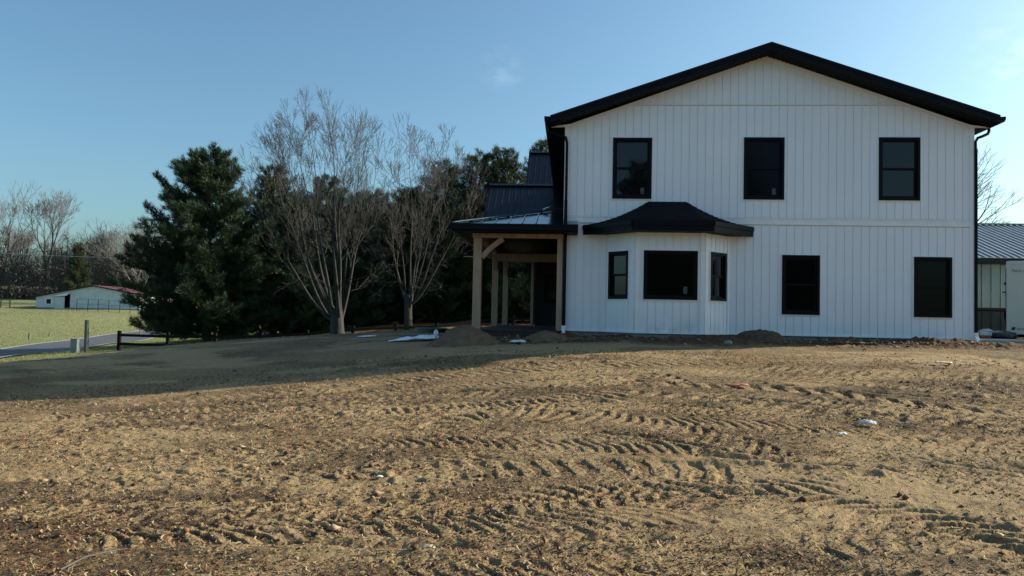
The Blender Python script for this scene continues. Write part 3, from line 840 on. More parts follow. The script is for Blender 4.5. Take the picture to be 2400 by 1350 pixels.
for xe, s in ((XL, -1), (XR, 1)):
    mb.prism([(PKX, YR0+.021, rt(PKX)-.176), (xe, YR0+.021, rt(xe)-.176), (xe, YR0+.021, rt(xe)-.184), (PKX, YR0+.021, rt(PKX)-.184)], (0, .485, 0))
    for x in np.arange(.05, abs(xe-PKX)-.02, .10):
        xx = PKX+s*x
        mb.prism([(xx, YR0+.022, rt(xx)-.1845), (xx+.028, YR0+.022, rt(xx+.028)-.1845), (xx+.028, YR0+.022, rt(xx+.028)-.198), (xx, YR0+.022, rt(xx)-.198)], (0, .45, 0))
# eave soffit
zs = 6.19
mb.box(XL, HX0-.001, YR0+.51, YR1, zs, zs+.02); mb.box(HX1+.001, XR, YR0+.51, YR1, zs, zs+.02)
mb.box(XL-.012, XL, YR0, YR1, zs, rt(XL)-.03); mb.box(XR, XR+.012, YR0, YR1, zs, rt(XR)-.03)
mb.build('soffit', M['soffit'], house)
# small white returns at the rake ends
for xe, xw, s in ((XL, HX0, -1), (XR, HX1, 1)):
    mb = MB(); mb.prism([(xw-s*.25, YF-.06, zs+.02), (xe, YF-.06, zs+.004), (xe, YF-.06, zs+.024), (xw-s*.25, YF-.06, zs+.11)], (0, .012, 0))
    mb.build('rake_return', M['trim'], house)
# gutters
def gutter(x, s, y0, y1, z, parent):
    g = MB(); prof = [(0, 0), (0, .12), (.012, .12), (.012, .012), (.08, .012), (.108, .07), (.108, .125), (.125, .125), (.125, .06), (.092, 0)]
    g.prism([(x+s*a, y0, z+b) for a, b in prof], (0, y1-y0, 0))
    g.prism([(x+s*a, y0-.004, z+b) for a, b in ((0, 0), (0, .12), (.125, .125), (.125, .06), (.092, 0))], (0, .004, 0))
    return g.build('gutter', M['black'], parent)
gutter(XL-.013, -1, YR0+.02, YR1, 6.235, house); gutter(XR+.013, 1, YR0+.02, YR1, 6.235, house)
# downspouts
mb = MB()
mb.tube([(XL-.05, 18.52, 6.24), (XL-.04, 18.51, 6.12), (-.36, 18.45, 6.02), (-.18, 18.40, 5.93), (-.145, 18.39, 5.80), (-.145, 18.39, 4.2)], .036, 8)
mb.box(-.185, -.105, 18.355, 18.425, 1.36, 4.4)
ds = mb.build('downspout', M['black'], house, smooth=False)
mb = MB(); mb.box(-.20, -.09, 18.33, 18.44, 1.28, 1.362); mb.bar((-.145, 18.385, 1.30), (-.16, 18.28, 1.08), .085, .085); mb.build('downspout_shoe', M['trim'], ds)
mb = MB()
mb.tube([(XR+.05, 18.56, 6.24), (XR+.05, 18.56, 6.15), (XR+.02, 18.55, 6.09), (9.60, 18.50, 6.02), (9.47, 18.47, 5.97), (9.415, 18.46, 5.88), (9.415, 18.46, 5.6)], .034, 8)
mb.box(9.382, 9.448, 18.43, 18.50, 1.40, 5.7)
ds = mb.build('downspout', M['black'], house)
mb = MB(); mb.box(9.375, 9.455, 18.41, 18.51, 1.30, 1.402); mb.bar((9.415, 18.46, 1.32), (9.43, 18.34, 1.12), .085, .085); mb.build('downspout_shoe', M['trim'], ds)

# ---- porch
porch = empty('porch', (0, 0, 0)); porch.parent = house
PX0, PXW, PY0, PY1 = -2.80, -.182, 17.9, 26.9
hipz = lambda x: 3.745 + (x-PX0)*.275
# left slope and front slope, meeting on the hip
mb = MB(); zt = hipz(PXW); dx = PXW-PX0
mb.prism([(PX0, PY0, hipz(PX0)), (PXW, PY0+dx, zt), (PXW, PY1, zt), (PX0, PY1, hipz(PX0))], (0, 0, -.02))
mb.prism([(PX0, PY0, hipz(PX0)+.001), (PXW, PY0, hipz(PX0)+.001), (PXW, PY0+dx, zt+.001)], (0, 0, -.018))
for x in np.arange(PX0+.32, PXW-.02, .325):
    yy = PY0+(x-PX0); zz = hipz(x)
    mb.prism([(x, PY0+.005, hipz(PX0)+.002), (x, yy, zz+.002), (x, yy, zz+.036), (x, PY0+.005, hipz(PX0)+.036)], (.018, 0, 0))
for y in np.arange(PY0+.4, PY1, .41):
    xe = min(PXW, PX0+(y-PY0)); mb.prism([(PX0, y, hipz(PX0)+.002), (xe, y, hipz(xe)+.002), (xe, y, hipz(xe)+.03), (PX0, y, hipz(PX0)+.03)], (0, .018, 0))
# short return in front of the siding
mb.prism([(PXW, PY0, hipz(PX0)), (.15, PY0, hipz(PX0)), (.15, YF-.05, hipz(PX0)+.16), (PXW, YF-.05, hipz(PX0)+.16)], (0, 0, -.015))
pr = mb.build('porch_roof', M['gloss'], porch)
mb = MB()
mb.bar((PX0-.01, PY0-.01, hipz(PX0)+.035), (PXW, PY0+dx, zt+.045), .11, .022); hc = mb.build('hip_cap', M['capmetal'], pr)
mb = MB(); mb.bar((-.74, PY0+dx-.60, hipz(-.74)+.07), (-.60, PY0+dx-.46, hipz(-.60)+.11), .12, .03); mb.build('offcut', M['capmetal'], pr)
# gutter/fascia of the porch
mb = MB()
for (y0, y1, z0, z1) in ((PY0-.13, PY0-.012, 3.60, 3.735), (PY0-.012, PY0+.01, 3.555, 3.728), (PY0-.145, PY0-.13, 3.70, 3.738)):
    mb.box(PX0-.06, .155, y0, y1, z0, z1)
mb.box(PX0-.02, PX0-.002, PY0+.012, PY1, 3.555, 3.735); mb.box(PX0-.13, PX0-.022, PY0+.012, PY1, 3.60, 3.735)
mb.box(.135, .155, PY0+.012, YF-.045, 3.56, 3.735)
mb.build('porch_fascia', M['black'], porch)
mb = MB(); mb.box(PX0, PXW, PY0+.012, PY1, 3.695, 3.712); mb.box(PX0, PXW, PY0+.012, 18.28, 3.556, 3.574); mb.box(PX0, -2.40, 18.29, PY1, 3.556, 3.574)
mb.box(PXW+.002, .134, PY0+.012, YF-.046, 3.556, 3.574)
mb.build('porch_ceiling', M['soffit'], porch)
mb = MB(); mb.box(.13, .185, YF-.058, YF-.034, 3.52, 3.93); mb.box(-.09, .185, YF-.058, YF-.034, 3.50, 3.53); mb.build('flashing', M['trim'], porch)
for (x, y, w, z1) in ((-2.27, 18.42, .20, 3.458), (-.27, 18.42, .13, 3.458), (-2.27, 22.9, .19, 3.43), (-2.27, 26.6, .19, 3.43), (-1.33, 26.6, .10, 3.43)):
    mb = MB(); mb.box(x-w/2, x+w/2, y-.095, y+.095, 1.235, z1); mb.build('post', M['wood'], porch, bevel=.008)
mb = MB(); mb.box(-2.40, -.19, 18.33, 18.51, 3.46, 3.69); mb.build('beam', M['wood'], porch, bevel=.006)
mb = MB(); mb.box(-2.365, -2.175, 18.515, 26.70, 3.44, 3.69); mb.build('beam', M['wood'], porch, bevel=.006)
mb = MB(); mb.box(-2.17, -.19, 22.81, 22.99, 3.20, 3.44); mb.build('beam', M['wood'], porch, bevel=.006)
mb = MB(); mb.box(-2.17, -1.25, 26.51, 26.69, 3.44, 3.68); mb.build('beam', M['wood'], porch, bevel=.006)
def brace(a, b):
    m_ = MB(); A = Vector(a); B = Vector(b); mid = (A+B)/2+Vector((0, 0, -.0))
    pts = []
    for t in np.linspace(0, 1, 7):
        p = A.lerp(B, t); n = (B-A).cross(Vector((0, 1, 0)) if abs((B-A).y) < .1 else Vector((1, 0, 0))).normalized()
        if n.z > 0: n = -n
        pts.append(p - n*.025*math.sin(PI*t))
    for p, q in zip(pts[:-1], pts[1:]): m_.bar(p, q+(q-p)*.02, .13, .12)
    m_.build('brace', M['wood'], porch)
brace((-2.17, 18.42, 2.98), (-1.66, 18.42, 3.44)); brace((-2.27, 18.54, 2.98), (-2.27, 19.1, 3.42)); brace((-2.27, 23.0, 2.98), (-2.27, 23.5, 3.42))
brace((-2.27, 22.8, 2.98), (-2.27, 22.3, 3.42)); brace((-2.27, 26.5, 2.98), (-2.27, 26.0, 3.42))
mb = MB()
mb.box(-2.40, -.19, 18.26, 26.75, 1.195, 1.233); mb.box(-2.38, -.19, 18.29, 18.33, .95, 1.192); mb.box(-2.38, -2.34, 18.34, 26.7, .95, 1.192)
for k in range(15):
    pass
mb.build('deck', M['deck'], porch)
mb = MB(); mb.box(-2.62, -2.375, 18.40, 18.44, 2.985, 3.005); mb.build('nailer', M['wood'], porch)
# dark rear wall of the porch with a window
mb = MB(); mb.box(-1.24, -.19, 26.9, 27.05, 1.236, 3.68); bw_ = mb.build('porch_back_wall', M['darkwall'], porch)
window(bw_, .62, .95, lambda u, v, z: (-.92+u, 26.87+v, 2.05+z), casing='frame')

# ---- rear wings with steep ribbed metal roofs
def wing(xl, xr, yr, zr_, ye, ze_, name):
    w = MB()
    for sgn in (1, -1):
        yE = ye if sgn > 0 else 2*yr-ye
        a = [(xl, yr, zr_), (xr, yr, zr_), (xr, yE, ze_), (xl, yE, ze_)]
        w.prism(a, (0, 0, -.03))
        for x in np.arange(xl+.05, xr, .115):
            big = (int(round((x-xl)/.115)) % 2 == 0)
            h = .026 if big else .012
            w.prism([(x, yr, zr_+.001), (x, yE, ze_+.001), (x, yE, ze_+h), (x, yr, zr_+h)], (.03, 0, 0))
    o = w.build(name, M['blackroof'], house)
    c = MB(); c.prism([(xl-.04, yr-.17, zr_-.09+.04), (xl-.04, yr, zr_+.045), (xl-.04, yr+.17, zr_-.09+.04), (xl-.04, yr, zr_+.015)], (xr-xl+.04, 0, 0)); c.build('ridge_cap', M['black'], o)
    r = MB()
    for sgn in (1, -1):
        yE = ye if sgn > 0 else 2*yr-ye
        r.prism([(xl-.03, yr, zr_+.03), (xl-.03, yE, ze_+.03), (xl-.03, yE, ze_-.14), (xl-.03, yr, zr_-.14)], (.028, 0, 0))
    r.build('rake_board', M['black'], o)
    g = MB(); g.prism([(xl+.35, ye+.15, ze_-.12), (xl+.35, yr, zr_-.22), (xl+.35, 2*yr-ye-.15, ze_-.12)], (.08, 0, 0)); g.build('gable_wall', M['darkwall'], o)
    return o
wing(-3.03, HX0-.02, 28.0, 6.42, 25.5, 4.45, 'wing_roof')
wing(-1.82, HX0-.02, 32.0, 8.50, 29.6, 6.45, 'wing_roof')
mb = MB(); mb.box(-1.45, HX0-.01, 30.2, 33.6, 1.2, 6.7); mb.build('wing_wall', M['darkwall'], house)

# ------------------------------------------------------------------ metal building and trailer on the right
shed = empty('metal_building', (0, 0, 0)); tag(shed, 'grey metal outbuilding with ribbed roof and charcoal wainscot behind the trailer', 'outbuilding')
sx0, sx1 = 10.6, 27.0
mb = MB(); mb.prism([(sx0, 26.5, 2.10), (sx1, 26.5, 2.10), (sx1, 26.5, 3.62), (sx0, 26.5, 3.62)], (0, .1, 0))
for x in np.arange(sx0+.1, sx1, .30): mb.box(x, x+.045, 26.465, 26.499, 2.16, 3.60)
mb.box(sx0, sx0+.1, 26.61, 35.4, 1.0, 3.62); mb.box(sx1-.1, sx1, 26.61, 35.4, 1.0, 3.62); mb.box(sx0, sx1, 35.41, 35.5, 1.0, 3.62)
mb.build('wall', M['gwall'], shed)
mb = MB(); mb.box(sx0, sx1, 26.49, 26.59, 1.0, 2.04)
for x in np.arange(sx0+.1, sx1, .30): mb.box(x, x+.045, 26.465, 26.489, 1.0, 2.03)
mb.build('wainscot', M['gdark'], shed)
mb = MB(); mb.box(sx0, sx1, 26.462, 26.495, 2.095, 2.16); mb.build('wainscot_trim', M['gtrim'], shed)
mb = MB()
for sgn in (1, -1):
    yE = 26.0 if sgn > 0 else 36.0
    mb.prism([(sx0-.3, 31, 5.50), (sx1+.3, 31, 5.50), (sx1+.3, yE, 3.80), (sx0-.3, yE, 3.80)], (0, 0, -.03))
    for x in np.arange(sx0-.28, sx1+.3, .23): mb.prism([(x, 31, 5.502), (x, yE, 3.802), (x, yE, 3.835), (x, 31, 5.535)], (.035, 0, 0))
mb.box(sx0-.3, sx1+.3, 30.9, 31.1, 5.52, 5.56)
mb.build('roof', M['gmetal'], shed)
mb = MB(); mb.box(sx0-.3, sx1+.3, 25.96, 25.99, 3.60, 3.775); mb.box(sx0-.3, sx1+.3, 25.99, 26.45, 3.60, 3.62); mb.build('fascia', M['gtrim'], shed)

trl = empty('cargo_trailer', (12.05, 22.0, 1.22), math.radians(-31)); tag(trl, 'white enclosed cargo trailer parked beside the metal building', 'trailer')
mb = MB(); L, W_, Hh = 4.9, 2.1, 1.98
mb.box(0, L, 0, W_, .17, .17+Hh); mb.build('body', M['trailer'], trl, bevel=.03)
mb = MB(); mb.box(-.012, .03, -.012, .03, .18, .16+Hh); mb.box(L-.03, L+.012, -.012, .03, .18, .16+Hh); mb.box(.03, L-.03, -.010, .01, .13, .20); mb.box(.03, L-.03, -.012, .01, Hh+.08, Hh+.17)
mb.box(.03, L-.03, -.008, -.001, Hh-.06, Hh-.045)
mb.build('edge_trim', M['trim'], trl)
mb = MB(); mb.box(.1, L-.1, .1, W_-.1, .05, .165); mb.build('chassis', M['gtrim'], trl)
mb = MB(); mb.bar((-.02, .10, .3), (-.02, .10, 1.95), .03, .03); mb.box(-.07, -.013, .06, .14, .55, .75); mb.box(-.07, -.013, .06, .14, 1.5, 1.56); mb.box(-.10, -.013, -.0, .2, 1.27, 1.30)
mb.build('door_lock_rod', M['gtrim'], trl)
def disc(cx, y0, y1, cz, r, n=28):
    return [(cx+r*math.cos(2*PI*i/n), y0, cz+r*math.sin(2*PI*i/n)) for i in range(n)], (0, y1-y0, 0)
for wx in (2.0, 2.85):
    mb = MB(); mb.prism(*disc(wx, -.06, .16, .30, .33)); wh = mb.build('wheel', M['rubber'], trl)
    mb = MB(); mb.prism(*disc(wx, -.075, -.061, .30, .19)); mb.build('rim', M['trim'], wh)
mb = MB()
pts = [(1.30, .35), (1.42, .68), (1.62, .80), (3.22, .80), (3.42, .68), (3.54, .35)]
inn = [(1.36, .35), (1.46, .64), (1.64, .74), (3.20, .74), (3.38, .64), (3.48, .35)]
poly = pts + inn[::-1]
mb.prism([(a, -.20, b) for a, b in poly], (0, .19, 0)); mb.build('fender', M['gtrim'], trl)
def text(s, x, z, size, mat, parent, name='lettering', y=-.016, shear=0):
    cu = bpy.data.curves.new(name, 'FONT'); cu.body = s; cu.size = size; cu.extrude = .002; cu.shear = shear
    cu.materials.append(mat); t_ = bpy.data.objects.new('tmp', cu); COL.objects.link(t_)
    me = bpy.data.meshes.new_from_object(t_.evaluated_get(bpy.context.evaluated_depsgraph_get())); me.name = name
    bpy.data.objects.remove(t_); bpy.data.curves.remove(cu)
    o = linkmesh(name, me, parent)
    o.location = (x, y, z); o.rotation_euler = (PI/2, 0, 0); return o
text('Pace American', .12, Hh-.14, .12, M['letter'], trl)
text('OUTBACK', .22, .245, .085, M['letterd'], trl, shear=.3)
mb = MB(); mb.prism([(.10, -.016, .26), (.15, -.016, .235), (.19, -.016, .27), (.20, -.016, .32), (.13, -.016, .33)], (0, .003, 0)); mb.build('emblem', M['letterd'], trl)

# ------------------------------------------------------------------ soil piles and litter around the house
def pile(name, cx, cy, rx, ry, h, mat, seed, label, plateau=.0, lumps=.05, z0=None):
    na, nr = 72, 26; V = []; 
    zb = hz(cx, cy) if z0 is None else z0
    for i in range(nr):
        t = i/(nr-1)
        for j in range(na):
            a = 2*PI*j/na
            rad = t*(1+.16*(float(vn(np.array([3+math.cos(a)*1.6]), np.array([7+math.sin(a)*1.6]), seed)[0])-.5)*2)
            x = cx+rx*rad*math.cos(a); y = cy+ry*rad*math.sin(a)
            f = 1-min(1, max(0, (t-plateau)/(1-plateau)))**1.6 if plateau else (math.cos(PI*t)*.5+.5)
            V.append((x, y, t, f))
    V = np.array(V); n1 = fbm(V[:,0]*3.5, V[:,1]*3.5, seed, 4, .6); n2 = fbm(V[:,0]*11, V[:,1]*11, seed+5, 3, .6)
    g = H0(V[:,0], V[:,1])
    z = g - .10*V[:,2]**3 + h*V[:,3]*(.75+.5*n1) + lumps*(n2-.45)*(1-.5*V[:,2])
    P = np.stack([V[:,0], V[:,1], z], -1)
    F = [(i*na+j, i*na+(j+1) % na, (i+1)*na+(j+1) % na, (i+1)*na+j) for i in range(nr-1) for j in range(na)]
    o = fastmesh(name, P, np.array(F), mat, smooth=True)
    tag(o, label, 'dirt pile'); return o
pile('dirt_pile', -2.36, 16.95, 1.10, .75, .40, M['sand'], 5, 'rounded brown dirt pile in front of the porch post', lumps=.05)
pile('dirt_pile', -.55, 17.35, .85, .45, .22, M['sand'], 9, 'low brown dirt heap at the foot of the porch downspout', lumps=.06)
pile('dirt_pile', 4.25, 17.45, .72, .45, .27, M['darksoil'], 14, 'dark clumpy soil mound below the bay roof, right of the bay', plateau=.5, lumps=.09)
pile('dirt_pile', 2.5, 17.35, .95, .30, .13, M['darksoil'], 23, 'low ridge of dark soil directly under the bay window', lumps=.08)

def blob(name, cx, cy, rx, ry, rz, mat, seed, parent=None, z=None, n=14, crumple=.35, rot=0):
    V = []; rnd = random.Random(seed)
    for i in range(n+1):
        ph = PI*i/n
        for j in range(2*n):
            th = PI*j/n
            d = (math.sin(ph)*math.cos(th), math.sin(ph)*math.sin(th), math.cos(ph)); V.append(d)
    V = np.array(V); s = 1+crumple*(fbm(V[:,0]*2.3+seed, V[:,1]*2.3+V[:,2]*1.7, seed, 4, .65)-.5)*2
    V = V*s[:,None]*np.array([rx, ry, rz]); c, q = math.cos(rot), math.sin(rot)
    V = np.stack([V[:,0]*c-V[:,1]*q, V[:,0]*q+V[:,1]*c, V[:,2]], -1)
    V += np.array([cx, cy, (hz(cx, cy) if z is None else z)+rz*.6])
    m = 2*n; F = [(i*m+j, i*m+(j+1) % m, (i+1)*m+(j+1) % m, (i+1)*m+j) for i in range(n) for j in range(m)]
    return fastmesh(name, V, np.array(F)[:, ::-1], mat, parent, smooth=crumple < .5)

def sheet(name, cx, cy, lx, ly, amp, mat, seed, rot=0, n=26, base=.02, parent=None, taper=0):
    u = np.linspace(-1, 1, n); U, V_ = np.meshgrid(u, u)
    edge = 1+.22*(fbm(U*2+seed, V_*2, seed, 3)-.5)*2
    tp = 1-taper*(1-U)*.5
    x = U*lx*edge; y = V_*ly*edge*tp; c, q = math.cos(rot), math.sin(rot)
    X = cx+x*c-y*q; Y = cy+x*q+y*c
    f = fbm(U*3.1+seed, V_*3.1, seed+3, 4, .6)
    Z = H0(X, Y)+base+amp*f*(1-.6*np.maximum(np.abs(U), np.abs(V_))**3)*(tp if taper else 1)
    P = np.stack([X, Y, Z], -1).reshape(-1, 3)
    F = [(i*n+j, i*n+j+1, (i+1)*n+j+1, (i+1)*n+j) for i in range(n-1) for j in range(n-1)]
    o = fastmesh(name, P, np.array(F), mat, parent, smooth=True)
    s = o.modifiers.new('solid', 'SOLIDIFY'); s.thickness = .006
    return o
o = sheet('plastic_sheet', -3.75, 18.2, .56, .34, .26, M['sheet'], 3, rot=.05, taper=.75); tag(o, 'crumpled white plastic sheet tucked beside the brown dirt pile', 'plastic sheet')
o = sheet('plastic_scrap', -5.55, 20.6, .25, .12, .05, M['sheet'], 8); tag(o, 'thin scrap of white plastic on the dirt left of the large sheet', 'scrap')
# septic lid
lid = MB(); cx, cy = -3.95, 21.5; zl = hz(cx, cy)
lid.prism([(cx+.42*math.cos(2*PI*i/28), cy+.42*math.sin(2*PI*i/28), zl-.1) for i in range(28)], (0, 0, .20))
o = lid.build('access_riser', M['green']); tag(o, 'round green plastic riser with lid in the ground behind the sheet', 'lid')
l2 = MB(); l2.prism([(cx+.47*math.cos(2*PI*i/28), cy+.47*math.sin(2*PI*i/28), zl+.102) for i in range(28)], (0, 0, .05)); l2.build('lid', M['green'], o)
o = sheet('plastic_bag', -1.13, 16.75, .17, .09, .09, M['whitep'], 12, rot=-.1, base=.03); tag(o, 'crumpled white plastic bag lying between two brown dirt heaps', 'plastic bag')
o = blob('glove', -3.15, 17.8, .05, .04, .10, M['whitep'], 17, z=hz(-3.15, 17.8)+.12); tag(o, 'small white scrap standing on the dirt pile by the porch post', 'scrap')
o = sheet('cardboard_piece', 6.5, 13.8, .13, .10, .03, M['card'], 21, rot=-.35, n=8, base=.05); tag(o, 'flat piece of tan cardboard on the dirt near the right edge', 'cardboard')
o = sheet('crumpled_paper', 3.46, 9.13, .085, .045, .06, M['whitep'], 31, rot=-.3, n=16, base=.03); tag(o, 'crumpled white paper on the sunlit dirt, larger of two scraps', 'paper')
o = sheet('paper_scrap', 3.0, 8.63, .045, .035, .03, M['whitep'], 37, n=12, base=.03); tag(o, 'small white scrap on the dirt just nearer than the crumpled paper', 'paper')
o = sheet('leaf', 2.46, 11.35, .16, .05, .05, M['orange'], 41, rot=.2, n=12, base=.03); tag(o, 'curled orange-red leaf on the sunlit dirt below the bay', 'leaf')
o = sheet('paper_scrap', -1.68, 6.77, .03, .02, .025, M['whitep'], 43, n=10, base=.02); tag(o, 'small white scrap on the near dirt, left of centre', 'paper')
o = sheet('leaf', -.9, 5.0, .05, .025, .04, M['card'], 44, n=8, base=.02); tag(o, 'small pale dry leaf in the near dirt beside a tyre track', 'leaf')
o = blob('stone', 3.42, 16.75, .085, .07, .06, M['stone'], 47, crumple=.25); tag(o, 'pale grey stone at the left foot of the dark soil mound', 'stone')
# twigs in the dirt
for k, (x, y, a, L_) in enumerate(((-2.9, 4.55, 1.1, .42), (1.0, 7.25, .9, .22), (-3.4, 15.6, .15, .55), (-5.6, 14.9, .1, .9), (3.1, 15.2, .2, .5), (1.95, 4.95, 1.4, .30))):
    mb = MB(); c = Vector((x, y, hz(x, y)+.035)); d = Vector((math.cos(a), math.sin(a), .05))
    mb.tube([c-d*L_/2, c-d*L_*.15+Vector((0, 0, .03)), c+d*L_*.2+Vector((.01, 0, .02)), c+d*L_/2], [.006, .005, .004, .002], 5)
    mb.tube([c-d*L_*.1+Vector((0, 0, .03)), c+Vector((-d.y, d.x, .3)).normalized()*L_*.25], [.003, .0015], 4)
    o = mb.build('twig', M['palebark'])
    tag(o, ['pale thin twig in the near left corner dirt', 'bent dry stalk standing in the dirt left of the long rut', 'dry stick on shaded dirt near the brown pile',
            'long pale stick on the shaded dirt left of the piles', 'pale stick at the shadow edge below the dark mound', 'thin stalk standing in the near dirt right of centre'][k], 'twig')

# right corner: slab, bag, boards
mb = MB(); mb.box(9.55, 11.9, 19.2, 20.6, 1.0, 1.235); o = mb.build('concrete_slab', M['slab'], bevel=.01); tag(o, 'pale concrete slab at the right corner of the house', 'slab')
o = blob('rubbish_bag', 11.35, 21.0, .42, .25, .14, M['blackbag'], 61, z=1.22, crumple=.3); tag(o, 'black rubbish bag slumped in front of the trailer', 'bag')
o = blob('white_sack', 11.12, 21.25, .20, .15, .13, M['whitep'], 63, z=1.27, crumple=.3); tag(o, 'white sack behind the black rubbish bag', 'sack')
mb = MB(); mb.box(10.70, 10.98, 20.75, 20.95, 1.24, 1.31); o = mb.build('red_box', M['redp'], bevel=.008); tag(o, 'low red and white box left of the black rubbish bag', 'box')
l2 = MB(); l2.box(10.69, 10.99, 20.74, 20.96, 1.312, 1.40); l2.build('lid', M['whitep'], o, bevel=.01)
mb = MB(); mb.bar((9.80, 20.2, 1.30), (10.15, 20.25, 1.36), .12, .04); o = mb.build('board_offcut', M['pinkb'], bevel=.004); tag(o, 'short pale board propped by the house corner', 'board')

# ------------------------------------------------------------------ fences and roadside things
fx = [(-23.4, 38.0), (-21.15, 38.7), (-18.9, 39.4), (-16.65, 40.1), (-14.4, 40.9), (-12.1, 41.8), (-9.9, 42.8), (-7.75, 43.8), (-5.7, 45.0), (-3.4, 45.6), (-1.2, 46.0), (1.0, 46.3)]
tops = [.33, .28, .28, .35, .50, .80, .92, 1.02, 1.40, 1.55, 1.62, 1.65]
fn = empty('board_fence', (-23.4, 38, hz(-23.4, 38))); tag(fn, 'low black two-rail board fence running in front of the pines', 'fence')
MI = fn.matrix_world; off = Vector((-23.4, 38, hz(-23.4, 38)))
for (x, y), zt_ in zip(fx, tops):
    mb = MB(); mb.box(x-.075-off.x, x+.075-off.x, y-.075-off.y, y+.075-off.y, hz(x, y)-.3-off.z, zt_-off.z); mb.build('post', M['fence'], fn)
for i in range(len(fx)-1):
    for dz_ in (.22, .68):
        a = Vector((fx[i][0], fx[i][1]-.09, tops[i]-dz_))-off; b = Vector((fx[i+1][0], fx[i+1][1]-.09, tops[i+1]-dz_))-off
        mb = MB(); mb.bar(a, b, .03, .14); mb.build('rail', M['fence'], fn)
def gpost(x, y, ztop_, w, name, mat, label, cat, tilt=0):
    z = hz(x, y); mb = MB()
    mb.tube([(x, y, z-.3), (x+tilt*.5, y, (z+ztop_)/2), (x+tilt, y, ztop_)], w, 10); o = mb.build(name, mat); tag(o, label, cat); return o
gp = gpost(-25.2, 38.0, .85, .11, 'timber_post', M['post'], 'weathered grey-green timber post beside the pale utility box', 'post')
mb = MB(); mb.tube([(-25.05, 37.92, .45), (-25.0, 37.9, -.1), (-25.05, 37.9, -.75)], .012, 5); mb.build('conduit', M['gtrim'], gp)
zu = hz(-25.57, 37.7); mb = MB(); mb.box(-25.76, -25.40, 37.55, 37.85, zu-.1, -.17)
ub = mb.build('utility_pedestal', M['utility'], bevel=.02); tag(ub, 'pale green utility pedestal box left of the timber post', 'utility box')
mb = MB(); mb.box(-25.78, -25.38, 37.53, 37.87, -.169, -.13); mb.build('cap', M['utility'], ub, bevel=.015)
gpost(-47.0, 63.0, -.90, .09, 'marker_post', M['post'], 'short grey stub post at the far road verge, leftmost', 'post')
gpost(-50.2, 70.0, -1.02, .07, 'marker_post', M['post'], 'tiny leaning stub post at the road verge, right of the leftmost stub', 'post', .05)
gpost(-43.9, 75.0, -.38, .06, 'marker_post', M['palebark'], 'thin pale stake across the road beside the big pine', 'post', -.15)

# barn
barn = empty('barn', (-96, 130, .7), math.radians(5)); tag(barn, 'long low white barn with maroon roof across the field', 'barn')
W2 = 18.6; Lb = 26
def bz(x): return 2.30+ (x/10.2)*2.15 if x < 10.2 else 4.45 - (x-10.2)/(W2-10.2)*1.45
mb = MB()
mb.prism([(0, 0, .45), (4.0, 0, .45), (4.0, 0, bz(4.0)), (0, 0, bz(0))], (0, .2, 0))
mb.prism([(6.1, 0, .45), (W2, 0, .45), (W2, 0, bz(W2)), (10.2, 0, bz(10.2)), (6.1, 0, bz(6.1))], (0, .2, 0))
mb.prism([(4.0, 0, 2.55), (6.1, 0, 2.95), (6.1, 0, bz(6.1)), (4.0, 0, bz(4.0))], (0, .2, 0))
for x in np.arange(6.4, W2, .6): mb.box(x, x+.05, -.04, -.002, .5, bz(x)-.1)
mb.prism([(W2, .2, .45), (W2, Lb, .45), (W2, Lb, bz(W2)), (W2, .2, bz(W2))], (-.2, 0, 0)); mb.prism([(0, .2, .45), (0, Lb, .45), (0, Lb, bz(0)), (0, .2, bz(0))], (.2, 0, 0))
mb.build('wall', M['barnwhite'], barn)
mb = MB(); mb.box(.0, W2, -.06, .26, -.6, .45); mb.box(W2-.24, W2+.05, .28, Lb, -.6, .45); mb.build('block_base', M['barnblock'], barn)
mb = MB()
mb.prism([(-.4, -.4, bz(0)-.02), (10.2, -.4, 4.47), (10.2, -.4, 4.62), (-.4, -.4, bz(0)+.13)], (0, Lb+.8, 0))
mb.prism([(10.2, -.4, 4.47), (W2+.4, -.4, bz(W2)-.03), (W2+.4, -.4, bz(W2)+.12), (10.2, -.4, 4.62)], (0, Lb+.8, 0))
mb.build('roof', M['barnroof'], barn)
mb = MB(); mb.prism([(-.4, -.44, bz(0)-.1), (10.2, -.44, 4.42), (W2+.4, -.44, bz(W2)-.1), (W2+.4, -.44, bz(W2)+.06), (10.2, -.44, 4.58), (-.4, -.44, bz(0)+.08)], (0, .035, 0)); mb.build('rake_trim', M['gtrim'], barn)
mb = MB(); mb.box(4.0, 6.1, .6, .7, -.2, 2.9); mb.build('dark_doorway', M['black'], barn)
mb = MB(); mb.box(3.4, 5.15, -.12, -.05, .1, 2.45); mb.build('sliding_door', M['barnwhite'], barn)
mb = MB(); mb.prism([(3.3, -.14, 2.46), (5.6, -.14, 2.60), (6.0, -.14, 3.1), (4.6, -.14, 2.78)], (0, -.5, 0)); mb.build('awning', M['trim'], barn)
mb = MB(); mb.box(1.7, 2.9, -.06, -.002, .95, 2.1); wn = mb.build('window', M['trim'], barn); mb = MB(); mb.box(1.9, 2.7, -.09, -.062, 1.1, 1.95); mb.build('pane', M['glass'], wn)
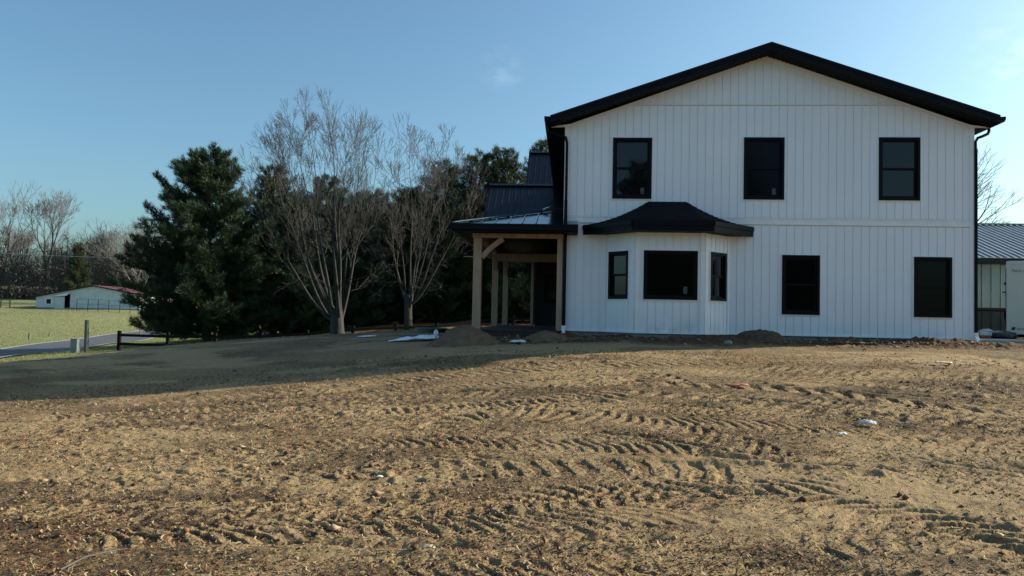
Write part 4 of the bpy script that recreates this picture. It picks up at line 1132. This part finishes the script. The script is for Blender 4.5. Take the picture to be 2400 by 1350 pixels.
# wire fences by the barn
wf = empty('wire_fence', (-92, 124, hz(-92, 124))); tag(wf, 'thin wire fence standing before the white barn gable', 'fence'); o0 = Vector(wf.location)
pp = [(-84.5+1.85*i, 124.5+.1*i) for i in range(8)]
for i, (x, y) in enumerate(pp):
    z = hz(x, y); mb = MB(); mb.bar(Vector((x, y, z-.2))-o0, Vector((x+(.12 if i % 3 == 1 else 0), y, z+2.0))-o0, .07, .07, up=(0, 1, 0)); mb.build('post', M['gtrim'], wf)
for h_ in (1.95, 1.1):
    mb = MB(); mb.tube([Vector((x, y, hz(x, y)+h_+(.0 if i % 2 else .08)))-o0 for i, (x, y) in enumerate(pp)], .018, 4); mb.build('wire', M['gtrim'], wf)
wf2 = empty('wire_fence', (-99, 126, hz(-99, 126))); tag(wf2, 'dark corral fence left of the white barn', 'fence'); o0 = Vector(wf2.location)
pp = [(-110.5+1.7*i, 127.0) for i in range(8)]
for x, y in pp:
    z = hz(x, y); mb = MB(); mb.bar(Vector((x, y, z-.2))-o0, Vector((x, y, z+1.5))-o0, .12, .12, up=(0, 1, 0)); mb.build('post', M['gtrim'], wf2)
for h_ in (.5, .95, 1.4):
    mb = MB(); mb.bar(Vector((pp[0][0], 126.9, hz(*pp[0])+h_))-o0, Vector((pp[-1][0], 126.9, hz(*pp[-1])+h_))-o0, .04, .06); mb.build('rail', M['gtrim'], wf2)
# power line
pl = empty('power_line', (-112, 120, hz(-112, 120))); tag(pl, 'thin overhead cable strung across the far field between poles', 'power line'); o0 = Vector(pl.location)
ends = [(-112, 120, 11.0), (-56.5, 118, 9.6)]
for x, y, zt_ in ends:
    mb = MB(); z = hz(x, y); mb.tube([Vector((x, y, z-.5))-o0, Vector((x, y, zt_+.4))-o0], [.16, .11], 8); mb.build('pole', M['pbark'], pl)
for dz_ in (0,):
    mb = MB(); pts = []
    for t in np.linspace(0, 1, 20):
        a = Vector(ends[0]).lerp(Vector(ends[1]), t); a.z -= 1.2*4*t*(1-t)*.5; pts.append(a-o0)
    mb.tube(pts, .035, 5); mb.build('cable', M['wire'], pl)

# ------------------------------------------------------------------ trees
def rv(rnd): 
    v = Vector((rnd.gauss(0, 1), rnd.gauss(0, 1), rnd.gauss(0, 1))); return v.normalized()
def grow(rnd, mbs, p, d, L, r, lv, spec):
    S = spec[lv]; n = S['seg']; pts = [p.copy()]; rad = [r]; q = p.copy(); dd = d.normalized()
    r1 = r*S.get('taper', .3)
    for i in range(n):
        dd = (dd + rv(rnd)*S['jit'] + Vector((0, 0, 1))*S['up']).normalized()
        q = q + dd*(L/n); pts.append(q.copy()); rad.append(r+(r1-r)*(i+1)/n)
    mbs[0 if lv <= spec['trunk_lv'] else 1].tube(pts, rad, S['k'], cap=False)
    if lv+1 in spec:
        C = S['n']; 
        for c in range(C):
            t = S['t0']+(1-S['t0'])*((c+rnd.random())/C); t = min(t, .985)
            i = min(int(t*n), n-1); f = t*n-i
            b = pts[i].lerp(pts[i+1], f); ax = (pts[i+1]-pts[i]).normalized()
            side = ax.cross(rv(rnd)).normalized(); an = math.radians(rnd.uniform(*S['ang']))
            nd = ax*math.cos(an)+side*math.sin(an)
            if S.get('outb'): nd += Vector((b.x-spec['cx'], b.y-spec['cy'], 0)).normalized()*S['outb']
            ll = L*rnd.uniform(*S['len'])*(1-S.get('short', .45)*t); rr = min((r+(r1-r)*t)*.75, S['cr'])
            grow(rnd, mbs, b, nd, ll, rr*rnd.uniform(.75, 1.1), lv+1, spec)

def bare_tree(name, loc, label, seed, Ht, stems, spread, trunkh, tr, fine=1.0, dense=1.0, low=0, cat='tree', group=None, bark='bark', twig='twig', lean=(0, 0), levels=4, tk=3):
    rnd = random.Random(seed); root = empty(name, loc); tag(root, label, cat, group)
    A, B = MB(), MB()
    sp = {'trunk_lv': 1, 'cx': 0, 'cy': 0,
          1: dict(seg=9, jit=.075, up=.055, k=7, n=int(11*dense), t0=.22, ang=(22, 48), len=(.30, .50), short=.5, cr=.04*fine*1.2, taper=.12, outb=.10),
          2: dict(seg=6, jit=.11, up=.05, k=4, n=int(7*dense), t0=.18, ang=(25, 50), len=(.32, .55), short=.4, cr=.016*fine, taper=.3),
          3: dict(seg=4, jit=.14, up=.04, k=tk, n=int(4*dense), t0=.2, ang=(25, 50), len=(.35, .6), short=.3, cr=.009*fine, taper=.4)}
    if levels >= 4: sp[4] = dict(seg=3, jit=.15, up=.03, k=3, n=0, t0=0, ang=(20, 40), len=(.3, .5), cr=.006, taper=.5)
    A.tube([(0, 0, -.4), (0, 0, .0), (lean[0]*.3, lean[1]*.3, trunkh*.5), (lean[0], lean[1], trunkh)], [tr*1.45, tr*1.15, tr, tr*.95], 12)
    for i in range(stems):
        az = 2*PI*i/stems+rnd.uniform(-.35, .35); an = math.radians(spread*rnd.uniform(.25, 1.1))
        d = Vector((math.sin(an)*math.cos(az), math.sin(an)*math.sin(az), math.cos(an)))
        L = (Ht-trunkh)*rnd.uniform(.82, 1.03)/max(.6, math.cos(an*.5))
        p = Vector((lean[0]+math.cos(az)*tr*.35, lean[1]+math.sin(az)*tr*.35, trunkh*rnd.uniform(.55, 1.0)))
        grow(rnd, (A, B), p, d, L, tr*rnd.uniform(.36, .60), 1, sp)
    for i in range(low):
        az = rnd.uniform(0, 2*PI); d = Vector((math.cos(az), math.sin(az)*.8, rnd.uniform(.0, .55)))
        s2 = dict(sp); s2[2] = dict(seg=8, jit=.15, up=-.03, k=4, n=int(9*dense), t0=.2, ang=(25, 60), len=(.3, .5), short=.3, cr=.014*fine, taper=.25)
        s2[3] = dict(sp[3]); s2[3]['up'] = -.06; s2[3]['n'] = 4
        grow(rnd, (A, B), Vector((0, 0, rnd.uniform(.20, .48)*Ht)), d, Ht*rnd.uniform(.22, .36), .035, 2, s2)
    A.build('trunk', M[bark], root, smooth=True); B.build('crown', M[twig], root)
    return root
def fork(rnd, mbs, p, d, L, r, dep, S):
    n = 4 if dep > 3 else 3; pts = [p.copy()]; rad = [r]; q = p.copy(); dd = d.normalized(); r1 = max(r*S['rr']**.9, S['rmin'])
    for i in range(n):
        dd = (dd+rv(rnd)*S['jit']+Vector((0, 0, S['up']))).normalized(); q = q+dd*(L/n); pts.append(q.copy()); rad.append(r+(r1-r)*(i+1)/n)
    mbs[0 if dep >= S['tdep'] else 1].tube(pts, rad, 8 if dep >= S['tdep']+1 else (5 if dep >= S['tdep']-1 else 3), cap=False)
    if dep == 0: return
    # side shoots
    for c in range(S['side'] if dep > 1 else 1):
        i = rnd.randint(1, n-1); ax = (pts[i+1]-pts[i]).normalized(); sd = ax.cross(rv(rnd)).normalized(); an = math.radians(rnd.uniform(28, 58))
        fork(rnd, mbs, pts[i], ax*math.cos(an)+sd*math.sin(an), L*rnd.uniform(.45, .75), max(r*.33, S['rmin']), min(dep-1, max(0, dep-3)), S)
    k = 2 if rnd.random() < S['two'] else 3
    ph = rnd.uniform(0, 2*PI); u = dd.cross(Vector((.3, .9, .1))).normalized(); w_ = dd.cross(u)
    for c in range(k):
        a = ph+2*PI*c/k+rnd.uniform(-.5, .5); an = math.radians(rnd.uniform(*S['ang'])*(.45 if c == 0 else 1.0))
        nd = dd*math.cos(an)+(u*math.cos(a)+w_*math.sin(a))*math.sin(an)
        fork(rnd, mbs, q, nd, L*S['lr']*rnd.uniform(.82, 1.18), max(r1*(1 if c == 0 else .78), S['rmin']), dep-1, S)

def forked_tree(name, loc, label, seed, Ht, stems, spread, trunkh, tr, depth=6, ang=(14, 30), lr=.80, up=.10, jit=.09, rmin=.006, rr=.68, side=1, two=.8, low=0, group=None, bark='bark', twig='twig', lowr=.03, sr=(.4, .62), tdep=None, fit=None):
    rnd = random.Random(seed); root = empty(name, loc); tag(root, label, 'tree', group); A, B = MB(), MB()
    S = dict(ang=ang, lr=lr, up=up, jit=jit, rmin=rmin, rr=rr, side=side, two=two, tdep=depth-2 if tdep is None else tdep)
    A.tube([(0, 0, -.4), (0, 0, .0), (.03, 0, trunkh*.5), (0, 0, trunkh)], [tr*1.5, tr*1.18, tr, tr*.92], 12)
    tot = sum(lr**i for i in range(depth+1))
    for i in range(stems):
        az = 2*PI*i/stems+rnd.uniform(-.4, .4); an = math.radians(spread*(rnd.uniform(.3, 1.1) if stems > 1 else .1))
        d = Vector((math.sin(an)*math.cos(az), math.sin(an)*math.sin(az), math.cos(an)))
        L = (Ht-trunkh)*1.10/tot*rnd.uniform(.88, 1.05)
        p = Vector((math.cos(az)*tr*.4, math.sin(az)*tr*.4, trunkh*rnd.uniform(.5, .97))) if stems > 1 else Vector((0, 0, trunkh))
        fork(rnd, (A, B), p, d, L, tr*rnd.uniform(*sr) if stems > 1 else tr*.9, depth, S)
    S2 = dict(S); S2.update(up=-.04, jit=.17, ang=(22, 50), two=.7, lr=.74, tdep=9)
    for i in range(low):
        az = rnd.uniform(0, 2*PI); d = Vector((math.cos(az), math.sin(az)*.8, rnd.uniform(-.05, .5)))
        fork(rnd, (A, B), Vector((0, 0, rnd.uniform(.16, .46)*Ht)), d, Ht*rnd.uniform(.075, .115), lowr, 4, S2)
    if fit:
        P = np.array(B.v); x0, x1 = np.percentile(P[:,0], [.6, 99.4]); zt = np.percentile(P[:,2], 99.7)
        sx = (fit[1]-fit[0])/(x1-x0); sh = (fit[0]+fit[1])/2-sx*(x0+x1)/2; sz = fit[2]/zt
        for mbb in (A, B):
            Q = np.array(mbb.v); t = np.clip(Q[:,2]/zt, 0, 1)
            Q[:,0] = Q[:,0]*(1+(sx-1)*np.clip(t*4, 0, 1)) + sh*t**.7; Q[:,1] *= (1+(sx-1)*np.clip(t*4, 0, 1)); Q[:,2] = np.where(Q[:,2] > 0, Q[:,2]*sz, Q[:,2])
            mbb.v = [tuple(q) for q in Q]
    A.build('trunk', M[bark], root, smooth=True); B.build('crown', M[twig], root)
    return root
def stem_tree(name, loc, label, seed, tops, th, tr, low, lowx, rmin, lat=9, dl=(1.3, 2.6)):
    """short bole, long arching stems that end where the crown ends, laterals only on their upper part"""
    rnd = random.Random(seed); root = empty(name, loc); tag(root, label, 'tree'); A, B = MB(), MB()
    A.tube([(.02, 0, -.4), (.02, 0, .0), (0, 0, th*.5), (-.03, 0, th)], [tr*1.45, tr*1.2, tr, tr*.95], 12)
    S = dict(ang=(13, 30), lr=.80, up=.055, jit=.085, rmin=rmin, rr=.60, side=2, two=.75, tdep=9)
    for i, (xt, zt) in enumerate(tops):
        yt = rnd.uniform(-2.1, 2.1)*(1-abs(xt)/7); p0 = Vector((.12*(1 if xt > -.8 else -1), rnd.uniform(-.1, .1), th*rnd.uniform(.45, .95)))
        n = 14; pts = []; wob = rnd.uniform(0, 6)
        for k in range(n+1):
            t = k/n; e = t**.8 if abs(xt) > 1.5 else t**1.1
            pts.append(Vector((p0.x+(xt-p0.x)*e+.10*math.sin(wob+t*9)*t, p0.y+(yt-p0.y)*t**.8+.10*math.cos(wob+t*7)*t, p0.z+(zt*.85-p0.z)*(t**1.12))))
        r0 = tr*rnd.uniform(.26, .42); rad = [max(rmin*1.2, r0*(1-t/n)**.85*(1-.25*t/n)) for t in range(n+1)]
        A.tube(pts, rad, 7, cap=False)
        for c in range(lat+rnd.randint(-1, 3)):
            t = .32+.66*(((c+rnd.random())/lat)**.8); t = min(t, .97); k = min(int(t*n), n-1); b = pts[k].lerp(pts[k+1], t*n-k); ax = (pts[k+1]-pts[k]).normalized()
            sd = ax.cross(rv(rnd)).normalized(); an = math.radians(rnd.uniform(24, 52)); d = ax*math.cos(an)+sd*math.sin(an)+Vector((.12*(1 if xt > -.8 else -1), 0, .1))
            fork(rnd, (A, B), b, d, rnd.uniform(*dl)*(.34-.07*t), max(rad[k]*.36, rmin*1.3), 4, S)
        fork(rnd, (A, B), pts[-1]-Vector((0, 0, .05)), pts[-1]-pts[-2], .52, rmin*1.8, 4, S)
    S2 = dict(S); S2.update(up=-.035, jit=.22, ang=(22, 52), lr=.76)
    for i in range(low):
        sx = rnd.choice((-1, -1, 1)); d = Vector((sx*rnd.uniform(.6, 1), rnd.uniform(-.6, .6), rnd.uniform(.0, .65)))
        fork(rnd, (A, B), Vector((sx*.25, 0, rnd.uniform(*lowx))), d, rnd.uniform(.55, .95), .026, 4, S2)
    A.build('trunk', M['bark'], root, smooth=True); B.build('crown', M['twig'], root); return root
stem_tree('maple_tree', (-9.9, 31.8, hz(-9.9, 31.8)), 'leafless multi-stemmed maple with the widest crown, in front of the fence', 8,
          [(-3.7, 7.4), (-3.2, 8.6), (-2.6, 9.3), (-1.9, 9.9), (-1.2, 10.1), (-.5, 9.9), (.1, 9.7), (.8, 9.2), (1.4, 8.4), (-2.2, 8.3), (.5, 8.2)], 1.25, .27, 13, (1.8, 5.0), .0049, lat=9)
stem_tree('maple_tree', (-9.9, 46.0, hz(-9.9, 46)), 'slimmer leafless tree right of the wide bare maple, behind the fence', 15,
          [(-1.9, 9.6), (-1.1, 11.6), (-.1, 13.0), (1.1, 12.0), (2.1, 12.6), (2.9, 11.4), (3.8, 10.0), (.8, 10.6)], 2.2, .24, 16, (2.2, 6.5), .0066, lat=8, dl=(1.7, 3.2))
forked_tree('maple_tree', (19.8, 50.0, hz(19.8, 50)), 'bare tree showing past the right corner of the house', 21, 11.4, 7, 46, 2.4, .3, depth=6, ang=(14, 32), up=.03, rmin=.008, side=2, low=8, fit=(-6, 7.4, 11.6))

# pines ---------------------------------------------------------------
def pine_tree(name, loc, label, seed, Ht, R, mat, blades=12, group='pines behind the board fence', limbs=(), base=.03, sparse=1.0, dens=1.0, tip=.22, bw=.0155, prof=None, root=None, upturn=.35):
    rnd = random.Random(seed); rg = np.random.default_rng(seed)
    root = empty(name, loc); tag(root, label, 'tree', group)
    T = MB(); TP = []; TD = []; TS = []
    lean = Vector((rnd.uniform(-.3, .3), 0, 0))
    tr = Ht*.019
    T.tube([(0, 0, -.5), (0, 0, Ht*.15), (lean.x*.4, 0, Ht*.5), (lean.x, 0, Ht*.97)], [tr*1.2, tr, tr*.6, .02], 9)
    prof = prof or (lambda t: (1-t)**.75*(.55+.45*min(1, t*5)))
    br = []
    z = Ht*base
    while z < Ht*.97:
        t = z/Ht; nb = rnd.randint(4, 6) if t < .9 else 3
        a0 = rnd.uniform(0, 2*PI)
        for k in range(nb):
            az = a0+2*PI*k/nb+rnd.uniform(-.4, .4); L = R*prof(t)*rnd.choice([.62, .8, .92, 1.0, 1.12])*rnd.uniform(.85, 1.1)
            if L < .25: L = .25
            br.append((z+rnd.uniform(-.1, .1), az, L, rnd.uniform(-.05, .25)+.55*t**2))
        z += Ht*.027*rnd.uniform(.8, 1.3)*(1 if t < .8 else .8)
    for l in limbs: br.append(l)
    for (z, az, L, el) in br:
        d = Vector((math.cos(az), math.sin(az), el)).normalized(); p = Vector((lean.x*z/Ht, 0, z)); n = 6; pts = [p.copy()]
        for i in range(n):
            d = (d+Vector((0, 0, upturn*.22 if i > 1 else -.04))+rv(rnd)*.07).normalized(); p = p+d*(L/n); pts.append(p.copy())
        T.tube(pts, [max(.012, L*.014)*(1-.8*i/n) for i in range(n+1)], 4, cap=False)
        m = max(4, int(L*6.5*dens))
        for c in range(m):
            f = .16+.84*(c+rnd.random())/m; i = min(int(f*n), n-1); b = pts[i].lerp(pts[i+1], f*n-i); ax = (pts[i+1]-pts[i]).normalized()
            side = ax.cross(Vector((0, 0, 1))).normalized()*(1 if c % 2 else -1)
            nd = (ax*rnd.uniform(.4, 1.0)+side*rnd.uniform(.1, 1.0)+Vector((0, 0, rnd.uniform(-.55, 1.15)))).normalized()
            sl_ = (.32+.50*(1-f))*min(1.0, L*.35)*rnd.uniform(.6, 1.25)+.12
            nt_ = max(2, int(sl_/.15))
            for q in range(nt_):
                g = (q+.6)/nt_; pos_ = b+nd*sl_*g+Vector((0, 0, .10*g*g))
                TP.append(tuple(pos_)); TD.append(tuple((nd+Vector((0, 0, .35*g)))))
                TS.append(1.0 if q < nt_-1 else 1.15)
        TP.append(tuple(pts[-1])); TD.append(tuple(d)); TS.append(1.4)
    TP = np.array(TP); TD = np.array(TD); TS = np.array(TS)
    n = len(TP); B_ = blades
    ax = np.repeat(TD/np.linalg.norm(TD, axis=1)[:,None], B_, 0)
    dirs = ax*1.0+rg.normal(0, .42, (n*B_, 3)); dirs /= np.linalg.norm(dirs, axis=1)[:,None]
    o_ = np.repeat(TP, B_, 0)+rg.normal(0, .06, (n*B_, 3)); ln = (tip*rg.uniform(.7, 1.25, n*B_)*np.repeat(TS, B_))[:,None]
    per = np.cross(dirs, rg.normal(0, 1, (n*B_, 3))); per /= np.linalg.norm(per, axis=1)[:,None]
    V = np.stack([o_-per*bw, o_+per*bw, o_+dirs*ln], 1).reshape(-1, 3)
    T.build('trunk', M['pbark'], root, smooth=True)
    fastmesh('crown', V, np.arange(len(V)).reshape(-1, 3), M[mat], root)
    return root
# the big white pine on the left: long upswept limbs on its left side
PIl = PI
limbs = [(7.6, PIl+.1, 4.2, .62), (7.2, PIl-.25, 4.0, .55), (8.6, PIl+.2, 3.0, .75), (8.9, PIl-.1, 2.9, .8), (5.6, PIl+.05, 5.2, .50), (5.4, PIl-.3, 4.7, .42), (9.6, PIl-.2, 2.0, 1.0),
         (3.6, PIl+.1, 5.6, .22), (3.4, PIl-.35, 5.0, .15), (2.0, PIl+.2, 4.6, .05), (1.4, PIl-.2, 4.8, .0), (4.6, PIl-.1, 5.0, .30), (.9, PIl+.0, 4.4, .0), (6.4, PIl-.6, 4.0, .5)]
pine_tree('pine_tree', (-22.6, 46.0, hz(-22.6, 46)), 'big dark white pine with upswept limbs, leftmost by the road', 4, 12.0, 5.6, 'pine', blades=24, limbs=limbs, dens=1.5, prof=lambda t: (1-t)**.60*(.8+.2*min(1, t*4)), upturn=.5)
P1 = pine_tree('pine_tree', (-19.8, 49.6, hz(-19.8, 49.6)), 'pine standing between the big white pine and the wide maple', 31, 11.3, 4.2, 'pine2', blades=18, prof=lambda t: (1-t)**.55*(.7+.3*min(1, t*4)))
P2 = pine_tree('pine_tree', (-4.9, 54.0, hz(-4.9, 54)), 'tallest pine beside the black wing roof', 47, 12.4, 4.0, 'pine2', blades=18, prof=lambda t: (1-t)**.5*(.7+.3*min(1, t*4)), upturn=.7)
P3 = pine_tree('pine_tree', (-14.2, 52.0, hz(-14.2, 52)), 'rounded pine right behind the wide bare maple', 53, 9.2, 4.0, 'pine', blades=18, prof=lambda t: (1-t)**.45*(.75+.25*min(1, t*4)))
def pcopy(src, x, y, s, rz, label, sxy=1.0):
    c = copy_tree(src); c.location = (x, y, hz(x, y)); c.scale = (s*sxy, s*sxy, s); c.rotation_euler = (0, 0, rz); c['label'] = label; return c
pcopy(P1, -16.6, 50.5, .92, 2.0, 'pine seen through the left half of the maple crown')
pcopy(P3, -11.2, 53.5, 1.03, 1.0, 'pine seen between the two bare maples', 1.05)
pcopy(P2, -8.9, 52.5, .90, 2.2, 'pine behind the crown of the slimmer bare tree', 1.15)
pcopy(P1, -6.9, 54.5, 1.08, 4.0, 'pine left of the tallest pine by the wing roof')
pcopy(P3, -18.3, 48.6, .95, 5.1, 'pine tucked against the right side of the big white pine', 1.15)
pcopy(P3, -2.6, 53.0, 1.05, 2.7, 'pine seen through the porch posts', 1.1)
pcopy(P2, -2.0, 57.0, 1.10, 5.0, 'pine tip rising just above the upper wing roof')
pcopy(P3, -12.8, 57.5, 1.05, 4.4, 'pine at the back of the row, behind the bare maples', 1.2)
pcopy(P3, -8.0, 59.0, 1.0, .4, 'pine at the back of the row, behind the slimmer bare tree', 1.3)
pcopy(P1, 1.8, 55.0, .95, 5.5, 'pine mostly hidden behind the porch back wall')
pcopy(P3, -17.0, 56.0, .98, 3.3, 'pine at the back of the row near the big white pine', 1.2)
pcopy(P3, -4.5, 58.5, 1.05, 1.9, 'pine at the back of the row, beside the wing roof', 1.3)
# pines behind the photographer, seen only as reflections in the glass
for k, (x, y, s, r_) in enumerate(((-3.5, -26, 1.35, 1.2), (5.5, -24, 1.15, 2.8), (13, -27, 1.4, 4.0), (19, -24, 1.2, 5.2))):
    c = pcopy((P1, P2, P3)[k % 3] if k % 3 != 2 else P1, x, y, s, r_, 'pine in the row behind the photographer, mirrored in the windows'); c['group'] = 'pines mirrored in the windows'

# far wood
random.seed(5)
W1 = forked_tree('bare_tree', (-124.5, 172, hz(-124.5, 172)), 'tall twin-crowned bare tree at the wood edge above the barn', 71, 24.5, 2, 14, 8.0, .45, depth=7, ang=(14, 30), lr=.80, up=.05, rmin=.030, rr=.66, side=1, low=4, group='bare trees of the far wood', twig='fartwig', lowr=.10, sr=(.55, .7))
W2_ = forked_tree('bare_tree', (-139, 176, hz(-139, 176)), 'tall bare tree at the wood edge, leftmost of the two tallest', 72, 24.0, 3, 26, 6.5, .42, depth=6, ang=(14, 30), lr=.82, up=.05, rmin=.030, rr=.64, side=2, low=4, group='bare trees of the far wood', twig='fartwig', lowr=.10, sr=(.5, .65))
W3 = forked_tree('bare_tree', (-88.5, 150, hz(-88.5, 150)), 'broad pale bare tree between the barn roof and the big pine', 73, 16.0, 5, 46, 3.4, .36, depth=6, ang=(18, 36), lr=.80, up=.02, rmin=.024, side=1, low=4, group='bare trees of the far wood', bark='palebark', twig='palebark', lowr=.08)
rr_ = random.Random(99)
k = 0
for x in np.arange(-178, -70, 2.7):
    y = 184+rr_.uniform(-5, 16); s = rr_.uniform(.44, .74)
    src = (W1, W2_, W3)[rr_.randint(0, 2)]
    if src is W3: s *= 1.35
    c = copy_tree(src); c.location = (x+rr_.uniform(-1, 1), y, hz(x, y)-.3); c.scale = (s*1.15, s*1.15, s); c.rotation_euler = (0, 0, rr_.uniform(0, 6.28))
    c['label'] = 'lower bare tree in the grey-brown wood beyond the barn'; k += 1
c = pcopy(P2, -108.5, 160, 1.02, .7, 'single dark evergreen standing at the far wood edge above the barn', .85); c['group'] = 'evergreens of the far wood'
c = pcopy(P1, -149, 176, .75, 1.7, 'low dark evergreen at the left end of the far wood'); c['group'] = 'evergreens of the far wood'
def brushwood():
    n = 15000
    x = RNG.uniform(-190, -62, n); y = RNG.uniform(166, 200, n)
    # two nearer shrub clumps at the barn's back
    x[:900] = RNG.normal(-124, 4.5, 900); y[:900] = RNG.normal(160, 1.5, 900)
    z = H0(x, y)
    Lh = np.minimum(RNG.gamma(3.5, 1.5, n), 9)*(.7+.6*vn(x*.12, y*.12, 5)); Lh[:900] = RNG.uniform(1, 3.2, 900)
    base = np.where(RNG.uniform(0, 1, n) < .5, 0, RNG.uniform(0, 5.5, n)*(Lh > 4))
    th = RNG.uniform(0, 2*PI, n); ln = RNG.normal(0, .35, n)
    w = RNG.uniform(.03, .085, n)
    dx = np.cos(th); dy = np.sin(th)
    p0 = np.stack([x, y, z+base-.2], -1); p1 = np.stack([x+dx*ln*Lh*.5, y+dy*ln*Lh*.5, z+base+Lh*.5], -1); p2 = np.stack([x+dx*ln*Lh*1.3, y+dy*ln*Lh*1.3, z+base+Lh], -1)
    s = np.stack([w, np.zeros(n), np.zeros(n)], -1)
    V = np.stack([p0-s, p0+s, p1+s*.8, p1-s*.8, p2+s*.2, p2-s*.2], 1).reshape(-1, 3); b = np.arange(n)*6
    F = np.concatenate([np.stack([b, b+1, b+2, b+3], -1), np.stack([b+3, b+2, b+4, b+5], -1)])
    # leafy specks
    m = 40000; lx = RNG.uniform(-190, -62, m); ly = RNG.uniform(168, 198, m); lz = H0(lx, ly)+RNG.gamma(2.2, 1.5, m)
    lx[:2500] = RNG.normal(-124, 5, 2500); ly[:2500] = RNG.normal(160, 1.6, 2500); lz[:2500] = H0(lx[:2500], ly[:2500])+RNG.uniform(.1, 2.6, 2500)
    c = np.stack([lx, ly, lz], -1); a = RNG.normal(0, .13, (m, 3)); e = RNG.normal(0, .13, (m, 3))
    V2 = np.stack([c-a, c-e, c+a, c+e], 1).reshape(-1, 3); b2 = np.arange(m)*4+len(V)
    F2 = np.stack([b2, b2+1, b2+2, b2+3], -1)
    o = fastmesh('undergrowth', np.vstack([V, V2]), np.vstack([F, F2]), M['brush'])
    tag(o, 'grey-brown brush and saplings filling the far wood beyond the barn', 'undergrowth', kind='stuff')
brushwood()
def lowbrush():
    n = 5000; x = RNG.uniform(-26, 8, n); y = RNG.uniform(62, 74, n); z = H0(x, y)
    L = RNG.gamma(3, .55, n); th = RNG.uniform(0, 2*PI, n); ln = RNG.normal(0, .4, n); w = .03
    p0 = np.stack([x, y, z-.1], -1); p1 = np.stack([x+np.cos(th)*ln*L, y, z+L], -1); s = np.array([w, 0, 0])
    V = np.stack([p0-s, p0+s, p1+s*.3, p1-s*.3], 1).reshape(-1, 3)
    o = fastmesh('undergrowth', V, np.arange(n*4).reshape(-1, 4), M['brush']); tag(o, 'brown weeds and brush seen under the pines', 'undergrowth', kind='stuff')
lowbrush()

# ------------------------------------------------------------------ light, sky, camera
SUN_EL, SUN_AZ = 24.5, 68.0      # azimuth clockwise from +Y
w = bpy.data.worlds.new('World'); sc.world = w; w.use_nodes = True; nt = w.node_tree; nt.nodes.clear()
out = nt.nodes.new('ShaderNodeOutputWorld'); bg = nt.nodes.new('ShaderNodeBackground')
sky = nt.nodes.new('ShaderNodeTexSky'); sky.sky_type = 'NISHITA'; sky.sun_disc = False
sky.sun_elevation = math.radians(SUN_EL); sky.sun_rotation = math.radians(SUN_AZ)
sky.air_density = 1.05; sky.dust_density = 2.8; sky.ozone_density = 1.5; sky.altitude = 200
# a small wisp of cloud
tc = nt.nodes.new('ShaderNodeTexCoord')
def wisp(dirv, size, seed, amt):
    d = Vector(dirv).normalized()
    dot = nt.nodes.new('ShaderNodeVectorMath'); dot.operation = 'DISTANCE'; nt.links.new(tc.outputs['Generated'], dot.inputs[0]); dot.inputs[1].default_value = d
    f = ramp(nt, math_(nt, 'DIVIDE', dot.outputs['Value'], size), [(.0, 1.), (1., 0.)])
    n_ = noise(nt, 26+seed, 5, vec=tc.outputs['Generated'], stretch=(1, 1, 2.2))
    return math_(nt, 'MULTIPLY', math_(nt, 'MULTIPLY', f, ramp(nt, n_, [(.42, 0.), (.72, 1.)])), amt)
wf_ = wisp((-.097, 1.0, .327), .034, 5, .11)
wf3 = wisp((.56, 1.0, .345), .05, 9, .25)
cl = math_(nt, 'ADD', wf_, wf3, True)
tint = nt.nodes.new('ShaderNodeMix'); tint.data_type = 'RGBA'; tint.blend_type = 'MULTIPLY'; tint.inputs[0].default_value = 1.0
nt.links.new(sky.outputs[0], tint.inputs[6]); tint.inputs[7].default_value = (.73, 1.0, 1.08, 1)   # cool, slightly teal winter sky
skyc = mix(nt, cl, tint.outputs[2], (9.0, 9.3, 9.6))
nt.links.new(skyc, bg.inputs[0]); bg.inputs[1].default_value = .097; nt.links.new(bg.outputs[0], out.inputs[0])
sl_ = bpy.data.lights.new('sun', 'SUN'); sl_.energy = 4.9; sl_.angle = math.radians(.53); sl_.color = (1.0, .93, .74)
so = bpy.data.objects.new('sun', sl_); COL.objects.link(so)
el, az = math.radians(SUN_EL), math.radians(SUN_AZ)
sd = Vector((math.sin(az)*math.cos(el), math.cos(az)*math.cos(el), math.sin(el)))
so.rotation_euler = sd.to_track_quat('Z', 'Y').to_euler(); so.location = sd*50

cam = bpy.data.cameras.new('camera'); cam.lens = 36*1780/2400; cam.sensor_width = 36; cam.clip_end = 3000; cam.clip_start = .05
co = bpy.data.objects.new('camera', cam); COL.objects.link(co); sc.camera = co
YAW, PIT, ROL = math.radians(4.4), math.radians(2.0), math.radians(1.2)
f = Vector((-math.sin(YAW)*math.cos(PIT), math.cos(YAW)*math.cos(PIT), math.sin(PIT)))
r0 = Vector((math.cos(YAW), math.sin(YAW), 0)); u0 = r0.cross(f)
r = r0*math.cos(ROL)+u0*math.sin(ROL); u = r.cross(f)
co.matrix_world = Matrix(((r.x, u.x, -f.x, 0), (r.y, u.y, -f.y, 0), (r.z, u.z, -f.z, 1.6), (0, 0, 0, 1)))
vs = sc.view_settings; vs.view_transform = 'Standard'; vs.look = 'None'; vs.exposure = .75; vs.gamma = 1
sc.render.engine = 'CYCLES'; sc.cycles.max_bounces = 6; sc.cycles.diffuse_bounces = 3; sc.cycles.glossy_bounces = 3
